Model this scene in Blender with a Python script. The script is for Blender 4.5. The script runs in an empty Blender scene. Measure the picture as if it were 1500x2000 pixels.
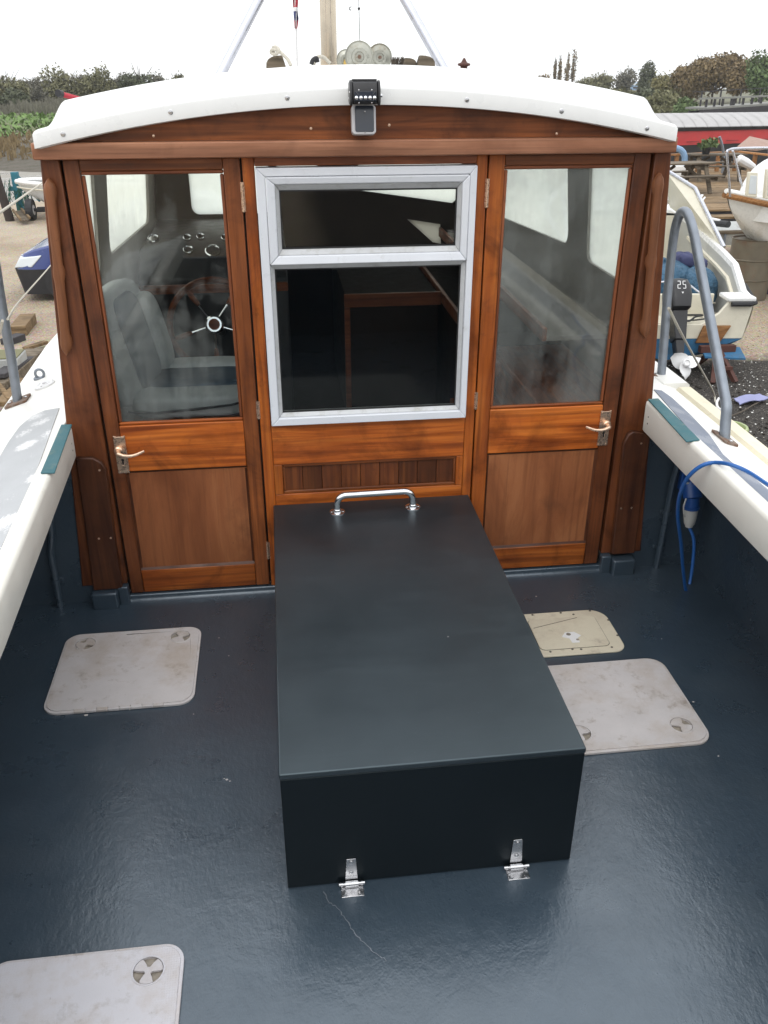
import bpy, bmesh, math, random
import numpy as np
from math import radians as R, sin, cos, pi
from mathutils import Vector, Matrix
from mathutils.geometry import tessellate_polygon
random.seed(7); RNG = np.random.default_rng(7)
SC = bpy.context.scene; COL = SC.collection

# ------------------------------------------------------------------ camera, world, sun, exposure
F_PX = 1687.4                       # focal length for a 1500 x 2000 frame
TILT = R(1.5)                       # the boat sits slightly bow-up on the hard
T4 = Matrix.Rotation(TILT, 4, 'X')
CAM = Vector((.0638, -3.0666, 1.9611))      # in the boat's own frame
_p, _y, _r = R(27.71), R(7.0), R(.04)
FW = Vector((sin(_y)*cos(_p), cos(_y)*cos(_p), -sin(_p)))
_rt = Vector((cos(_y), -sin(_y), 0)); _up = _rt.cross(FW)
RT = _rt*cos(_r) + _up*sin(_r); UP = -_rt*sin(_r) + _up*cos(_r)
cd = bpy.data.cameras.new('camera'); cam = bpy.data.objects.new('camera', cd); COL.objects.link(cam)
cd.sensor_fit = 'VERTICAL'; cd.sensor_height = 36; cd.lens = F_PX/2000*36
cd.clip_start = .05; cd.clip_end = 3000
mw = Matrix((RT, UP, -FW)).transposed().to_4x4(); mw.translation = CAM
cam.matrix_world = T4 @ mw
SC.camera = cam
CW = T4 @ CAM

wd = bpy.data.worlds.new('World'); SC.world = wd; wd.use_nodes = True
nt = wd.node_tree; nt.nodes.clear()
sky = nt.nodes.new('ShaderNodeTexSky'); sky.sky_type = 'NISHITA'; sky.sun_disc = False
SUN_EL, SUN_AZ = R(48), R(200)
sky.sun_elevation = SUN_EL; sky.sun_rotation = SUN_AZ
mulv = nt.nodes.new('ShaderNodeVectorMath'); mulv.operation = 'SCALE'; mulv.inputs['Scale'].default_value = .10
mx = nt.nodes.new('ShaderNodeMix'); mx.data_type = 'RGBA'; mx.inputs['Factor'].default_value = .88
tcw = nt.nodes.new('ShaderNodeTexCoord')
nz = nt.nodes.new('ShaderNodeTexNoise'); nz.inputs['Scale'].default_value = 1.6; nz.inputs['Detail'].default_value = 5
rp = nt.nodes.new('ShaderNodeValToRGB')
rp.color_ramp.elements[0].position = .3; rp.color_ramp.elements[0].color = (.93, .96, 1.0, 1)
rp.color_ramp.elements[1].position = .7; rp.color_ramp.elements[1].color = (1.08, 1.08, 1.07, 1)
# overcast sky: luminance climbs smoothly from the horizon to the zenith (1 + 2 sin e)/3
sxyz = nt.nodes.new('ShaderNodeSeparateXYZ'); nt.links.new(tcw.outputs['Generated'], sxyz.inputs[0])
grad = nt.nodes.new('ShaderNodeMapRange'); grad.inputs['From Min'].default_value = 0; grad.inputs['From Max'].default_value = 1
grad.inputs['To Min'].default_value = 1.30; grad.inputs['To Max'].default_value = 2.35
nt.links.new(sxyz.outputs['Z'], grad.inputs['Value'])
gsc = nt.nodes.new('ShaderNodeVectorMath'); gsc.operation = 'SCALE'; nt.links.new(grad.outputs[0], gsc.inputs['Scale'])
bg = nt.nodes.new('ShaderNodeBackground'); bg.inputs['Strength'].default_value = 1.0
ow = nt.nodes.new('ShaderNodeOutputWorld')
nt.links.new(tcw.outputs['Generated'], nz.inputs['Vector']); nt.links.new(nz.outputs['Fac'], rp.inputs['Fac'])
nt.links.new(sky.outputs['Color'], mulv.inputs[0])
nt.links.new(mulv.outputs['Vector'], mx.inputs['A']); nt.links.new(rp.outputs['Color'], gsc.inputs[0]); nt.links.new(gsc.outputs[0], mx.inputs['B'])
nt.links.new(mx.outputs['Result'], bg.inputs['Color']); nt.links.new(bg.outputs['Background'], ow.inputs['Surface'])

sl = bpy.data.lights.new('sun', 'SUN'); sl.energy = .5; sl.angle = R(25); sl.color = (1, .96, .9)
so = bpy.data.objects.new('sun', sl); COL.objects.link(so)
so.rotation_euler = (R(90)-SUN_EL, 0, R(180)-SUN_AZ)

vs = SC.view_settings; vs.view_transform = 'Standard'; vs.look = 'None'; vs.exposure = 0.0; vs.gamma = 1
SC.cycles.use_denoising = True
SC.cycles.max_bounces = 10; SC.cycles.transparent_max_bounces = 16

# ------------------------------------------------------------------ survey helpers: a sight line met with a real plane
def _hit(o, d, x, y, z):
    k = (x-o.x)/d.x if x is not None else (y-o.y)/d.y if y is not None else (z-o.z)/d.z
    return o + d*k
def _ray(u, v): return FW + RT*((u-750)/F_PX) + UP*((1000-v)/F_PX)
def B(u, v, x=None, y=None, z=None): return _hit(CAM, _ray(u, v), x, y, z)          # boat frame
def G(u, v, x=None, y=None, z=None): return _hit(CW, T4.to_3x3() @ _ray(u, v), x, y, z)   # ground frame

# ------------------------------------------------------------------ materials
MATS = {}
def _mat(name):
    m = bpy.data.materials.new(name); m.use_nodes = True
    n = m.node_tree.nodes; n.clear()
    out = n.new('ShaderNodeOutputMaterial'); b = n.new('ShaderNodeBsdfPrincipled')
    m.node_tree.links.new(b.outputs[0], out.inputs[0])
    return m, m.node_tree, b, out
def N(t, typ, **k):
    n = t.nodes.new(typ)
    for a, v in k.items():
        if a in n.inputs: n.inputs[a].default_value = v
        else: setattr(n, a, v)
    return n
def coords(t, scale=(1, 1, 1), rnd=True):
    tc = N(t, 'ShaderNodeTexCoord'); mp = N(t, 'ShaderNodeMapping'); mp.inputs['Scale'].default_value = scale
    if rnd:
        oi = N(t, 'ShaderNodeObjectInfo'); ad = N(t, 'ShaderNodeVectorMath', operation='ADD')
        ml = N(t, 'ShaderNodeMath', operation='MULTIPLY'); ml.inputs[1].default_value = 23.7
        t.links.new(oi.outputs['Random'], ml.inputs[0])
        t.links.new(tc.outputs['Object'], ad.inputs[0]); t.links.new(ml.outputs[0], ad.inputs[1])
        t.links.new(ad.outputs[0], mp.inputs['Vector'])
    else: t.links.new(tc.outputs['Object'], mp.inputs['Vector'])
    return mp.outputs[0]
def noise(t, vec, scale, detail=4, rough=.55, dist=0):
    n = N(t, 'ShaderNodeTexNoise', Scale=scale, Detail=detail, Roughness=rough, Distortion=dist)
    t.links.new(vec, n.inputs['Vector']); return n.outputs['Fac']
def ramp(t, fac, stops):
    r = N(t, 'ShaderNodeValToRGB'); e = r.color_ramp.elements
    while len(e) < len(stops): e.new(.5)
    for i, (p, c) in enumerate(stops):
        e[i].position = p; e[i].color = (*c, 1) if len(c) == 3 else c
    t.links.new(fac, r.inputs['Fac']); return r.outputs['Color']
def g1(v): return (v, v, v)
def mixc(t, fac, a, b, mode='MIX'):
    m = N(t, 'ShaderNodeMix', data_type='RGBA', blend_type=mode)
    for key, v in (('Factor', fac), ('A', a), ('B', b)):
        if isinstance(v, (int, float)): m.inputs[key].default_value = v
        elif isinstance(v, tuple): m.inputs[key].default_value = (*v, 1)
        else: t.links.new(v, m.inputs[key])
    return m.outputs['Result']
def bump(t, b, h, strength, dist):
    n = N(t, 'ShaderNodeBump', Strength=strength, Distance=dist)
    t.links.new(h, n.inputs['Height']); t.links.new(n.outputs[0], b.inputs['Normal']); return n
def mix_add(t, a, b, wb):
    m = N(t, 'ShaderNodeMath', operation='MULTIPLY_ADD'); m.inputs[1].default_value = wb
    t.links.new(b, m.inputs[0]); t.links.new(a, m.inputs[2]); return m.outputs[0]

def plain(name, col, rough=.5, metal=0, var=.18, vscale=9, dirt=None, dscale=5, damt=(.52, .72), bmp=0, bscale=60, bdist=.002, spec=.5, coat=0, rvar=.1):
    m, t, b, o = _mat(name); v = coords(t)
    n1 = noise(t, v, vscale, 6, .6)
    c = ramp(t, n1, [(.25, tuple(x*(1-var) for x in col)), (.75, tuple(min(1, x*(1+var)) for x in col))])
    if dirt:
        n2 = noise(t, v, dscale, 8, .72, .1)
        f = ramp(t, n2, [(damt[0], g1(0)), (damt[1], g1(1))])
        c = mixc(t, f, c, dirt)
    t.links.new(c, b.inputs['Base Color'])
    rr = ramp(t, noise(t, v, vscale*2, 4), [(.3, g1(max(.02, rough-rvar))), (.7, g1(min(1, rough+rvar)))])
    t.links.new(rr, b.inputs['Roughness'])
    b.inputs['Metallic'].default_value = metal; b.inputs['Specular IOR Level'].default_value = spec
    b.inputs['Coat Weight'].default_value = coat; b.inputs['Coat Roughness'].default_value = .15
    if bmp: bump(t, b, noise(t, v, bscale, 5, .6), bmp, bdist)
    MATS[name] = m; return m

def wood(name, axis, dark, mid, light, rough=.40, coat=.04, stain=.72, figure=1.0, tone=.27):
    """Varnished board: grain runs along AXIS."""
    m, t, b, o = _mat(name)
    lo = .9; s = [9*figure]*3; s['xyz'.index(axis)] = lo
    v = coords(t, tuple(s))
    s2 = [90]*3; s2['xyz'.index(axis)] = 2.2
    v2 = coords(t, tuple(s2)); v3 = coords(t)
    a = noise(t, v, 1.6, 5, .55, 1.4); f = noise(t, v2, 1.0, 4, .6, .3)
    w = N(t, 'ShaderNodeTexWave', wave_type='RINGS', Scale=.9, Distortion=5.0, Detail=3)
    w.inputs['Detail Scale'].default_value = 1.2
    t.links.new(v, w.inputs['Vector'])
    c = ramp(t, a, [(.22, dark), (.48, mid), (.78, light)])
    c = mixc(t, ramp(t, w.outputs['Fac'], [(.0, g1(.34)), (.35, g1(0))]), c, tuple(x*.42 for x in dark))
    c = mixc(t, ramp(t, f, [(.30, g1(.55)), (.55, g1(0))]), c, tuple(x*.55 for x in dark))
    st = noise(t, v3, 4.2, 7, .62, .8)                                # weathered, water-darkened areas of the old varnish
    c = mixc(t, ramp(t, st, [(.50, g1(0)), (.72, g1(stain))]), c, tuple(x*.34 for x in dark))
    st4 = noise(t, coords(t, tuple(22 if q == axis else 22 for q in 'xyz')), 1.0, 6, .7)
    c = mixc(t, ramp(t, st4, [(.62, g1(0)), (.74, g1(.5))]), c, tuple(x*.5 for x in dark))
    oi = N(t, 'ShaderNodeObjectInfo')
    hv = N(t, 'ShaderNodeHueSaturation'); mr = N(t, 'ShaderNodeMapRange')
    mr.inputs['To Min'].default_value = 1-tone; mr.inputs['To Max'].default_value = 1+tone
    t.links.new(oi.outputs['Random'], mr.inputs['Value']); t.links.new(mr.outputs[0], hv.inputs['Value'])
    t.links.new(c, hv.inputs['Color']); t.links.new(hv.outputs[0], b.inputs['Base Color'])
    t.links.new(ramp(t, noise(t, v3, 14, 5), [(.3, g1(rough-.1)), (.7, g1(rough+.15))]), b.inputs['Roughness'])
    b.inputs['Specular IOR Level'].default_value = .32; b.inputs['Coat Weight'].default_value = coat; b.inputs['Coat Roughness'].default_value = .22
    bump(t, b, f, .25, .0012)
    MATS[name] = m; return m

OR_ = ((.14, .026, .005), (.36, .088, .013), (.55, .165, .028))
BR_ = ((.085, .022, .006), (.19, .055, .014), (.31, .097, .027))
DK_ = ((.040, .012, .006), (.085, .028, .012), (.135, .048, .020))
RB_ = ((.130, .036, .013), (.23, .070, .026), (.32, .105, .042))
HD_ = ((.20, .080, .040), (.33, .145, .080), (.44, .210, .120))
for nm, pal, k in (('teak', OR_, {}), ('brown_teak', BR_, {}), ('dark_teak', DK_, {}), ('red_teak', RB_, {'stain': .3, 'tone': .08})):
    for ax in 'xyz': wood(nm+'_'+ax, ax, *pal, **k)
wood('post_teak', 'z', (.062, .017, .006), (.135, .040, .013), (.215, .070, .023), tone=.1)
wood('header_teak', 'x', *HD_, stain=.25, tone=.02, figure=.6)
def ply():
    m, t, b, o = _mat('ply'); v = coords(t, (5, 5, 1.3)); v2 = coords(t, (70, 70, 2)); v3 = coords(t)
    c = ramp(t, noise(t, v, 1.3, 6, .6, .9), [(.28, (.16, .050, .018)), (.5, (.255, .088, .033)), (.72, (.38, .150, .060))])
    c = mixc(t, ramp(t, noise(t, v2, 1, 3, .6), [(.32, g1(.35)), (.5, g1(0))]), c, (.10, .032, .012))
    c = mixc(t, ramp(t, noise(t, v3, 5, 6, .65), [(.56, g1(0)), (.76, g1(.55))]), c, (.085, .030, .013))
    kn = noise(t, coords(t, (20, 20, 12)), 1, 2, .5)
    c = mixc(t, ramp(t, kn, [(.74, g1(0)), (.79, g1(.8))]), c, (.03, .011, .006))
    t.links.new(c, b.inputs['Base Color']); b.inputs['Specular IOR Level'].default_value = .3
    t.links.new(ramp(t, noise(t, v3, 12, 5), [(.3, g1(.42)), (.7, g1(.62))]), b.inputs['Roughness'])
    bump(t, b, noise(t, v2, 1, 3), .15, .001); MATS['ply'] = m
ply()
wood('rail_wood', 'z', (.15, .054, .021), (.22, .082, .034), (.30, .118, .048), rough=.5, coat=.05, stain=.3, tone=.05)
wood('panel_slats', 'z', (.05, .014, .006), (.12, .035, .011), (.20, .065, .018), stain=.5, figure=1.6)
wood('old_timber', 'x', (.10, .065, .032), (.24, .16, .085), (.36, .26, .15), rough=.85, coat=0, stain=.6)
wood('grey_timber', 'x', (.07, .055, .04), (.15, .12, .085), (.24, .20, .15), rough=.9, coat=0, stain=.5)
wood('fence_wood', 'x', (.24, .10, .035), (.36, .17, .06), (.46, .24, .10), rough=.7, coat=0, stain=.2)
for ax in 'xy': wood('mahogany_'+ax, ax, (.10, .026, .010), (.19, .055, .020), (.28, .085, .032), stain=.2)

plain('gelcoat', (.70, .70, .685), .32, var=.03, dirt=(.62, .58, .42), dscale=3.5, damt=(.66, .80), coat=.3)
plain('deck_white', (.78, .77, .73), .42, var=.04, dirt=(.50, .44, .32), dscale=5, damt=(.62, .85), bmp=.1, bscale=90)
plain('cream', (.74, .72, .655), .40, var=.04, dirt=(.42, .36, .26), dscale=7, damt=(.64, .88), bmp=.06, bscale=30)
plain('yellowed', (.72, .66, .50), .5, var=.08, dirt=(.45, .38, .22), dscale=8, damt=(.55, .85))
plain('teal', (.028, .115, .135), .6, var=.15, bmp=.4, bscale=400, bdist=.001, dirt=(.16, .19, .14), dscale=14, damt=(.55, .8))
plain('upvc', (.66, .68, .72), .35, var=.04, dirt=(.36, .35, .31), dscale=12, damt=(.60, .92), coat=.2)
plain('upvc_soft', (.50, .51, .52), .4, var=.05, dirt=(.28, .27, .23), dscale=16, damt=(.5, .85))
plain('gasket', (.012, .012, .013), .6, var=.1)
plain('chrome', (.72, .73, .75), .07, 1, var=.03, rvar=.03)
plain('steel', (.55, .55, .56), .25, 1, var=.08, rvar=.08)
plain('galvanised', (.24, .265, .30), .5, .75, var=.18, vscale=26, dirt=(.22, .19, .15), dscale=16, damt=(.62, .80), rvar=.1)
plain('rust', (.16, .08, .045), .8, .3, var=.35, vscale=40, dirt=(.30, .28, .25), dscale=24, damt=(.4, .7))
plain('bronze', (.72, .52, .38), .30, .85, var=.2, vscale=50, dirt=(.10, .06, .04), dscale=40, damt=(.56, .75))
plain('mast_steel', (.62, .54, .43), .13, .95, var=.25, vscale=6, rvar=.06)
plain('alloy', (.52, .53, .58), .28, .9, var=.1, dirt=(.25, .23, .2), dscale=30, damt=(.6, .8))
plain('hatch_grey', (.50, .475, .47), .55, var=.07, vscale=14, dirt=(.22, .175, .13), dscale=19, damt=(.57, .80), bmp=.25, bscale=160, bdist=.001)
plain('hatch_cream', (.60, .55, .43), .5, var=.06, dirt=(.20, .15, .085), dscale=10, damt=(.60, .80))
plain('hatch_rough', (.54, .53, .56), .6, var=.05, dirt=(.28, .25, .22), dscale=15, damt=(.56, .85))
def soil(name, col, scale, lo, hi, amt):
    m = MATS[name]; t = m.node_tree; b = [n for n in t.nodes if n.type == 'BSDF_PRINCIPLED'][0]
    l = b.inputs['Base Color'].links[0].from_socket; v = coords(t)
    c = mixc(t, ramp(t, noise(t, v, scale, 7, .7), [(lo, g1(0)), (hi, g1(amt))]), l, col); t.links.new(c, b.inputs['Base Color'])
for nm in ('hatch_grey', 'hatch_rough', 'hatch_cream'):
    soil(nm, (.36, .285, .215), 4.5, .46, .66, .55); soil(nm, (.10, .085, .07), 60, .66, .74, .7); soil(nm, (.20, .175, .15), 9, .60, .74, .55)
soil('gelcoat', (.60, .56, .38), 7, .66, .80, .35); soil('cream', (.45, .40, .31), 16, .66, .80, .5); soil('deck_white', (.50, .46, .38), 14, .64, .80, .4)
plain('grime', (.085, .075, .06), .7, var=.4, vscale=40)
plain('black', (.012, .012, .014), .42, var=.2, vscale=30, bmp=.15, bscale=300, bdist=.0005)
plain('hatch_dirty', (.25, .22, .18), .7, var=.4, vscale=40)
plain('rubber', (.02, .02, .022), .7, var=.2)
plain('grey_plastic', (.52, .51, .52), .45, var=.05)
plain('solar', (.018, .024, .038), .22, var=.12, coat=.4)
plain('seat_grey', (.50, .53, .54), .55, var=.06, bmp=.2, bscale=120, bdist=.001)
plain('seat_blue', (.04, .07, .105), .5, var=.1, bmp=.2, bscale=120, bdist=.001)
plain('dash', (.035, .034, .036), .5, var=.15)
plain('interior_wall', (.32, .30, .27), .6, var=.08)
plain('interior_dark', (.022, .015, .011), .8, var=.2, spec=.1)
plain('rope', (.50, .47, .40), .85, var=.2, vscale=120, bmp=.6, bscale=220, bdist=.002)
plain('cable_blue', (.012, .10, .34), .4, var=.05)
plain('plug_blue', (.01, .065, .25), .38, var=.08)
plain('plug_white', (.55, .54, .50), .4, var=.05)
plain('white_plastic', (.72, .72, .72), .4, var=.04)
plain('red_hull', (.42, .025, .025), .5, var=.14, vscale=3, dirt=(.25, .05, .04), dscale=2, damt=(.55, .8))
plain('barge_black', (.022, .022, .022), .7, var=.3, vscale=2)
plain('barge_roof', (.36, .35, .345), .6, var=.12, vscale=3, dirt=(.18, .16, .10), dscale=2.4, damt=(.6, .85))
plain('car_blue', (.008, .028, .17), .18, var=.05, coat=.8)
plain('headlamp', (.62, .66, .68), .12, var=.06, coat=.6)
plain('boat_white', (.76, .76, .74), .3, var=.03, dirt=(.5, .46, .36), dscale=2.5, damt=(.58, .85), coat=.3)
plain('inner_grey', (.42, .42, .39), .55, var=.08, vscale=3)
plain('boat_cream', (.68, .64, .52), .38, var=.06, dirt=(.40, .36, .26), dscale=4, damt=(.58, .85))
plain('antifoul', (.025, .12, .24), .7, var=.25, vscale=12, dirt=(.05, .08, .10), dscale=14, damt=(.5, .75))
plain('tarp_blue', (.034, .098, .165), .65, var=.28, vscale=9, bmp=.9, bscale=11, bdist=.09)
plain('cover_navy', (.035, .04, .10), .8, var=.15)
plain('drum_brown', (.15, .13, .095), .6, .2, var=.2, dirt=(.17, .085, .05), dscale=5, damt=(.5, .75))
plain('drum_lid', (.30, .19, .145), .6, .1, var=.2)
plain('drum_blue', (.012, .025, .10), .5, var=.2)
plain('trestle_red', (.075, .026, .018), .75, var=.25)
plain('planter_green', (.30, .36, .16), .4, var=.08, dirt=(.20, .22, .10), dscale=8)
plain('pebble', (.46, .37, .27), .85, var=.35, vscale=30)
plain('soil', (.035, .028, .022), .9, var=.3, vscale=40)
plain('orange_plastic', (.62, .20, .02), .45, var=.08)
plain('blue_rag', (.26, .27, .44), .8, var=.1)
plain('litter_white', (.66, .66, .64), .8, var=.05)
plain('teal_paint', (.02, .15, .20), .6, var=.2)
plain('net_green', (.025, .10, .07), .9, var=.4, vscale=30)
plain('tarred_post', (.035, .026, .022), .85, var=.3)
plain('lorry_blue', (.20, .33, .50), .4, var=.05)
plain('lamp_glass', (.60, .56, .42), .3, var=.05)
plain('grey_dinghy', (.36, .37, .36), .5, var=.12, vscale=4, dirt=(.2, .19, .17), dscale=5)
plain('jetty_grey', (.22, .22, .20), .85, var=.15)
plain('jetty_dark', (.045, .042, .045), .9, var=.2)
plain('bark', (.08, .065, .05), .9, var=.3, vscale=20)
plain('flag_red', (.45, .03, .05), .7, var=.08)
plain('flag_blue', (.02, .03, .14), .7, var=.08)
plain('flag_white', (.75, .75, .75), .7, var=.04)
plain('disc_metal', (.40, .40, .35), .35, .6, var=.25, vscale=16, dirt=(.24, .17, .08), dscale=12, damt=(.55, .8))
plain('yellow_metal', (.62, .42, .12), .45, .2, var=.15)

def blue_paint():
    m, t, b, o = _mat('deck_paint'); v = coords(t, rnd=False)
    c = ramp(t, noise(t, v, 3.5, 6, .6), [(.25, (.025, .039, .053)), (.75, (.036, .054, .072))])
    st = noise(t, v, 2.2, 7, .65, .2)                                                          # dried-on dirt and faded walkways
    c = mixc(t, ramp(t, st, [(.45, g1(0)), (.72, g1(.32))]), c, (.070, .082, .090))
    st2 = noise(t, coords(t, (1, .5, 1), False), 26, 6, .72)
    c = mixc(t, ramp(t, st2, [(.62, g1(0)), (.78, g1(.45))]), c, (.085, .095, .105))
    st3 = noise(t, v, 12, 6, .7)
    c = mixc(t, ramp(t, st3, [(.27, g1(.35)), (.36, g1(0))]), c, (.012, .016, .022))
    t.links.new(c, b.inputs['Base Color'])
    t.links.new(ramp(t, noise(t, v, 6, 6, .65), [(.25, g1(.20)), (.5, g1(.32)), (.75, g1(.46))]), b.inputs['Roughness'])
    b.inputs['Specular IOR Level'].default_value = .9; b.inputs['Specular Tint'].default_value = (.82, .92, 1, 1); b.inputs['Coat Weight'].default_value = .55; b.inputs['Coat Roughness'].default_value = .22; b.inputs['Coat IOR'].default_value = 1.5; b.inputs['Coat Tint'].default_value = (.93, .96, 1, 1)
    h = mix_add(t, noise(t, coords(t, (1, .55, 1), False), 60, 5, .6, .2), noise(t, v, 8, 5, .6, .5), 2.2)
    h = mix_add(t, h, noise(t, v, 150, 2, .5), .35)
    bn = bump(t, b, h, .36, .0030); t.links.new(bn.outputs[0], b.inputs['Coat Normal'])
    MATS['deck_paint'] = m
blue_paint()
def box_paint(name, lo, hi, scuff_skylight, amt, spec, rough):
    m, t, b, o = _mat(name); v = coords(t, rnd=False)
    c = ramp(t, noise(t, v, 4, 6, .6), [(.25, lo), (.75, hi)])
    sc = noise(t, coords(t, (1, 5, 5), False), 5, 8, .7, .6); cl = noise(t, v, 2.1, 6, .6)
    c = mixc(t, ramp(t, sc, [(.52, g1(0)), (.85, g1(amt))]), c, scuff_skylight)  # pale scuffs, made stronger on the lid copy to paint it lighter
    c = mixc(t, ramp(t, cl, [(.42, g1(0)), (.75, g1(amt))]), c, scuff_skylight)
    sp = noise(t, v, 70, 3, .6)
    c = mixc(t, ramp(t, sp, [(.70, g1(0)), (.76, g1(amt*2))]), c, scuff_skylight)
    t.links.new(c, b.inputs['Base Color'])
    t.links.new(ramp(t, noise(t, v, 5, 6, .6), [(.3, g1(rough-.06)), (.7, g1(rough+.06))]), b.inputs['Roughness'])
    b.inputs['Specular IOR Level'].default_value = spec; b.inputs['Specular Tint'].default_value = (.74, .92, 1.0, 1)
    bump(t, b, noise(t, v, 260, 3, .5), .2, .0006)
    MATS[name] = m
box_paint('box_paint', (.0018, .0034, .0050), (.0028, .0050, .0070), (.03, .035, .04), .05, .30, .40)  # front and sides: same paint darkened, their shade put into the colour
box_paint('box_top', (.0060, .0092, .0125), (.0090, .0132, .0170), (.072, .086, .098), .14, .90, .39)      # same paint lightened: sky light on the lid put into its colour
def grip(name, base, flower):
    m, t, b, o = _mat(name); v = coords(t, rnd=False)
    c = ramp(t, noise(t, v, 9, 5), [(.3, tuple(x*.92 for x in base)), (.7, base)])
    vo = N(t, 'ShaderNodeTexVoronoi', Scale=9.5, Randomness=.9); t.links.new(v, vo.inputs['Vector'])
    n = noise(t, v, 130, 4, .7); n2 = noise(t, v, 3, 3)
    d = mix_add(t, mix_add(t, vo.outputs['Distance'], n, -.9), n2, .5)
    c = mixc(t, ramp(t, d, [(.12, g1(flower)), (.22, g1(0))]), c, (.66, .66, .66))
    t.links.new(c, b.inputs['Base Color']); b.inputs['Roughness'].default_value = .65
    bump(t, b, noise(t, v, 420, 2), .35, .0008); MATS[name] = m
grip('grip_pale', (.42, .43, .44), .95); grip('grip_blue', (.185, .21, .265), .15)
def tread():
    m = MATS['hatch_rough']; t = m.node_tree; b = [n for n in t.nodes if n.type == 'BSDF_PRINCIPLED'][0]
    v = coords(t, rnd=False)
    r = N(t, 'ShaderNodeVectorRotate', rotation_type='Z_AXIS', Angle=.75); t.links.new(v, r.inputs['Vector'])
    ck = N(t, 'ShaderNodeTexChecker', Scale=230); t.links.new(r.outputs[0], ck.inputs['Vector'])
    bump(t, b, ck.outputs['Fac'], .5, .001)
tread()

def pane_mat(name, fog, streak, lo, hi, fmin=.015, fmax=.42, col=(.66, .69, .67), rough=.02):
    m, t, b, o = _mat(name); v = coords(t, rnd=False)
    t.nodes.remove(b)
    n1 = noise(t, v, fog, 5, .6, .5); n2 = noise(t, coords(t, (26, 26, 1.6), False), streak, 4, .6)
    n3 = noise(t, v, 34, 5, .7)
    a = mix_add(t, n1, n2, .35); a = mix_add(t, a, n3, .16)
    f = ramp(t, a, [(lo, g1(fmin)), (hi, g1(fmax))])
    tr = N(t, 'ShaderNodeBsdfTransparent'); tr.inputs[0].default_value = (.93, .95, .94, 1)
    df = N(t, 'ShaderNodeBsdfDiffuse'); df.inputs[0].default_value = (*col, 1)
    tl = N(t, 'ShaderNodeBsdfTranslucent'); tl.inputs[0].default_value = (*col, 1)
    m1 = N(t, 'ShaderNodeMixShader'); m1.inputs[0].default_value = .55
    t.links.new(df.outputs[0], m1.inputs[1]); t.links.new(tl.outputs[0], m1.inputs[2])
    m2 = N(t, 'ShaderNodeMixShader'); t.links.new(f, m2.inputs[0]); t.links.new(tr.outputs[0], m2.inputs[1]); t.links.new(m1.outputs[0], m2.inputs[2])
    gl = N(t, 'ShaderNodeBsdfGlossy'); gl.inputs['Roughness'].default_value = rough
    fr = N(t, 'ShaderNodeFresnel'); fr.inputs[0].default_value = 1.45
    m3 = N(t, 'ShaderNodeMixShader'); t.links.new(fr.outputs[0], m3.inputs[0]); t.links.new(m2.outputs[0], m3.inputs[1]); t.links.new(gl.outputs[0], m3.inputs[2])
    t.links.new(m3.outputs[0], o.inputs[0]); MATS[name] = m
pane_mat('misted_glass', 1.7, .7, .76, 1.16, .0, .28)
pane_mat('heavily_misted_glass', 1.3, .5, .56, 1.02, .02, .40)
pane_mat('clear_glass', 2.4, 1.0, 1.0, 2.2, 0, .3)
def frosted(name='fogged_window', col=(.95, .97, .92), k=1.0):
    m, t, b, o = _mat(name); t.nodes.remove(b); v = coords(t, rnd=False)
    f = ramp(t, noise(t, v, 3, 5, .6), [(.3, g1(1-k*.42)), (.7, g1(1-k*.20))])
    tr = N(t, 'ShaderNodeBsdfTransparent'); tl = N(t, 'ShaderNodeBsdfTranslucent'); tl.inputs[0].default_value = (*col, 1)
    m1 = N(t, 'ShaderNodeMixShader'); t.links.new(f, m1.inputs[0]); t.links.new(tr.outputs[0], m1.inputs[1]); t.links.new(tl.outputs[0], m1.inputs[2])
    t.links.new(m1.outputs[0], o.inputs[0]); MATS[name] = m
frosted(); frosted('dim_window', (.52, .50, .45), .3)

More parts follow.
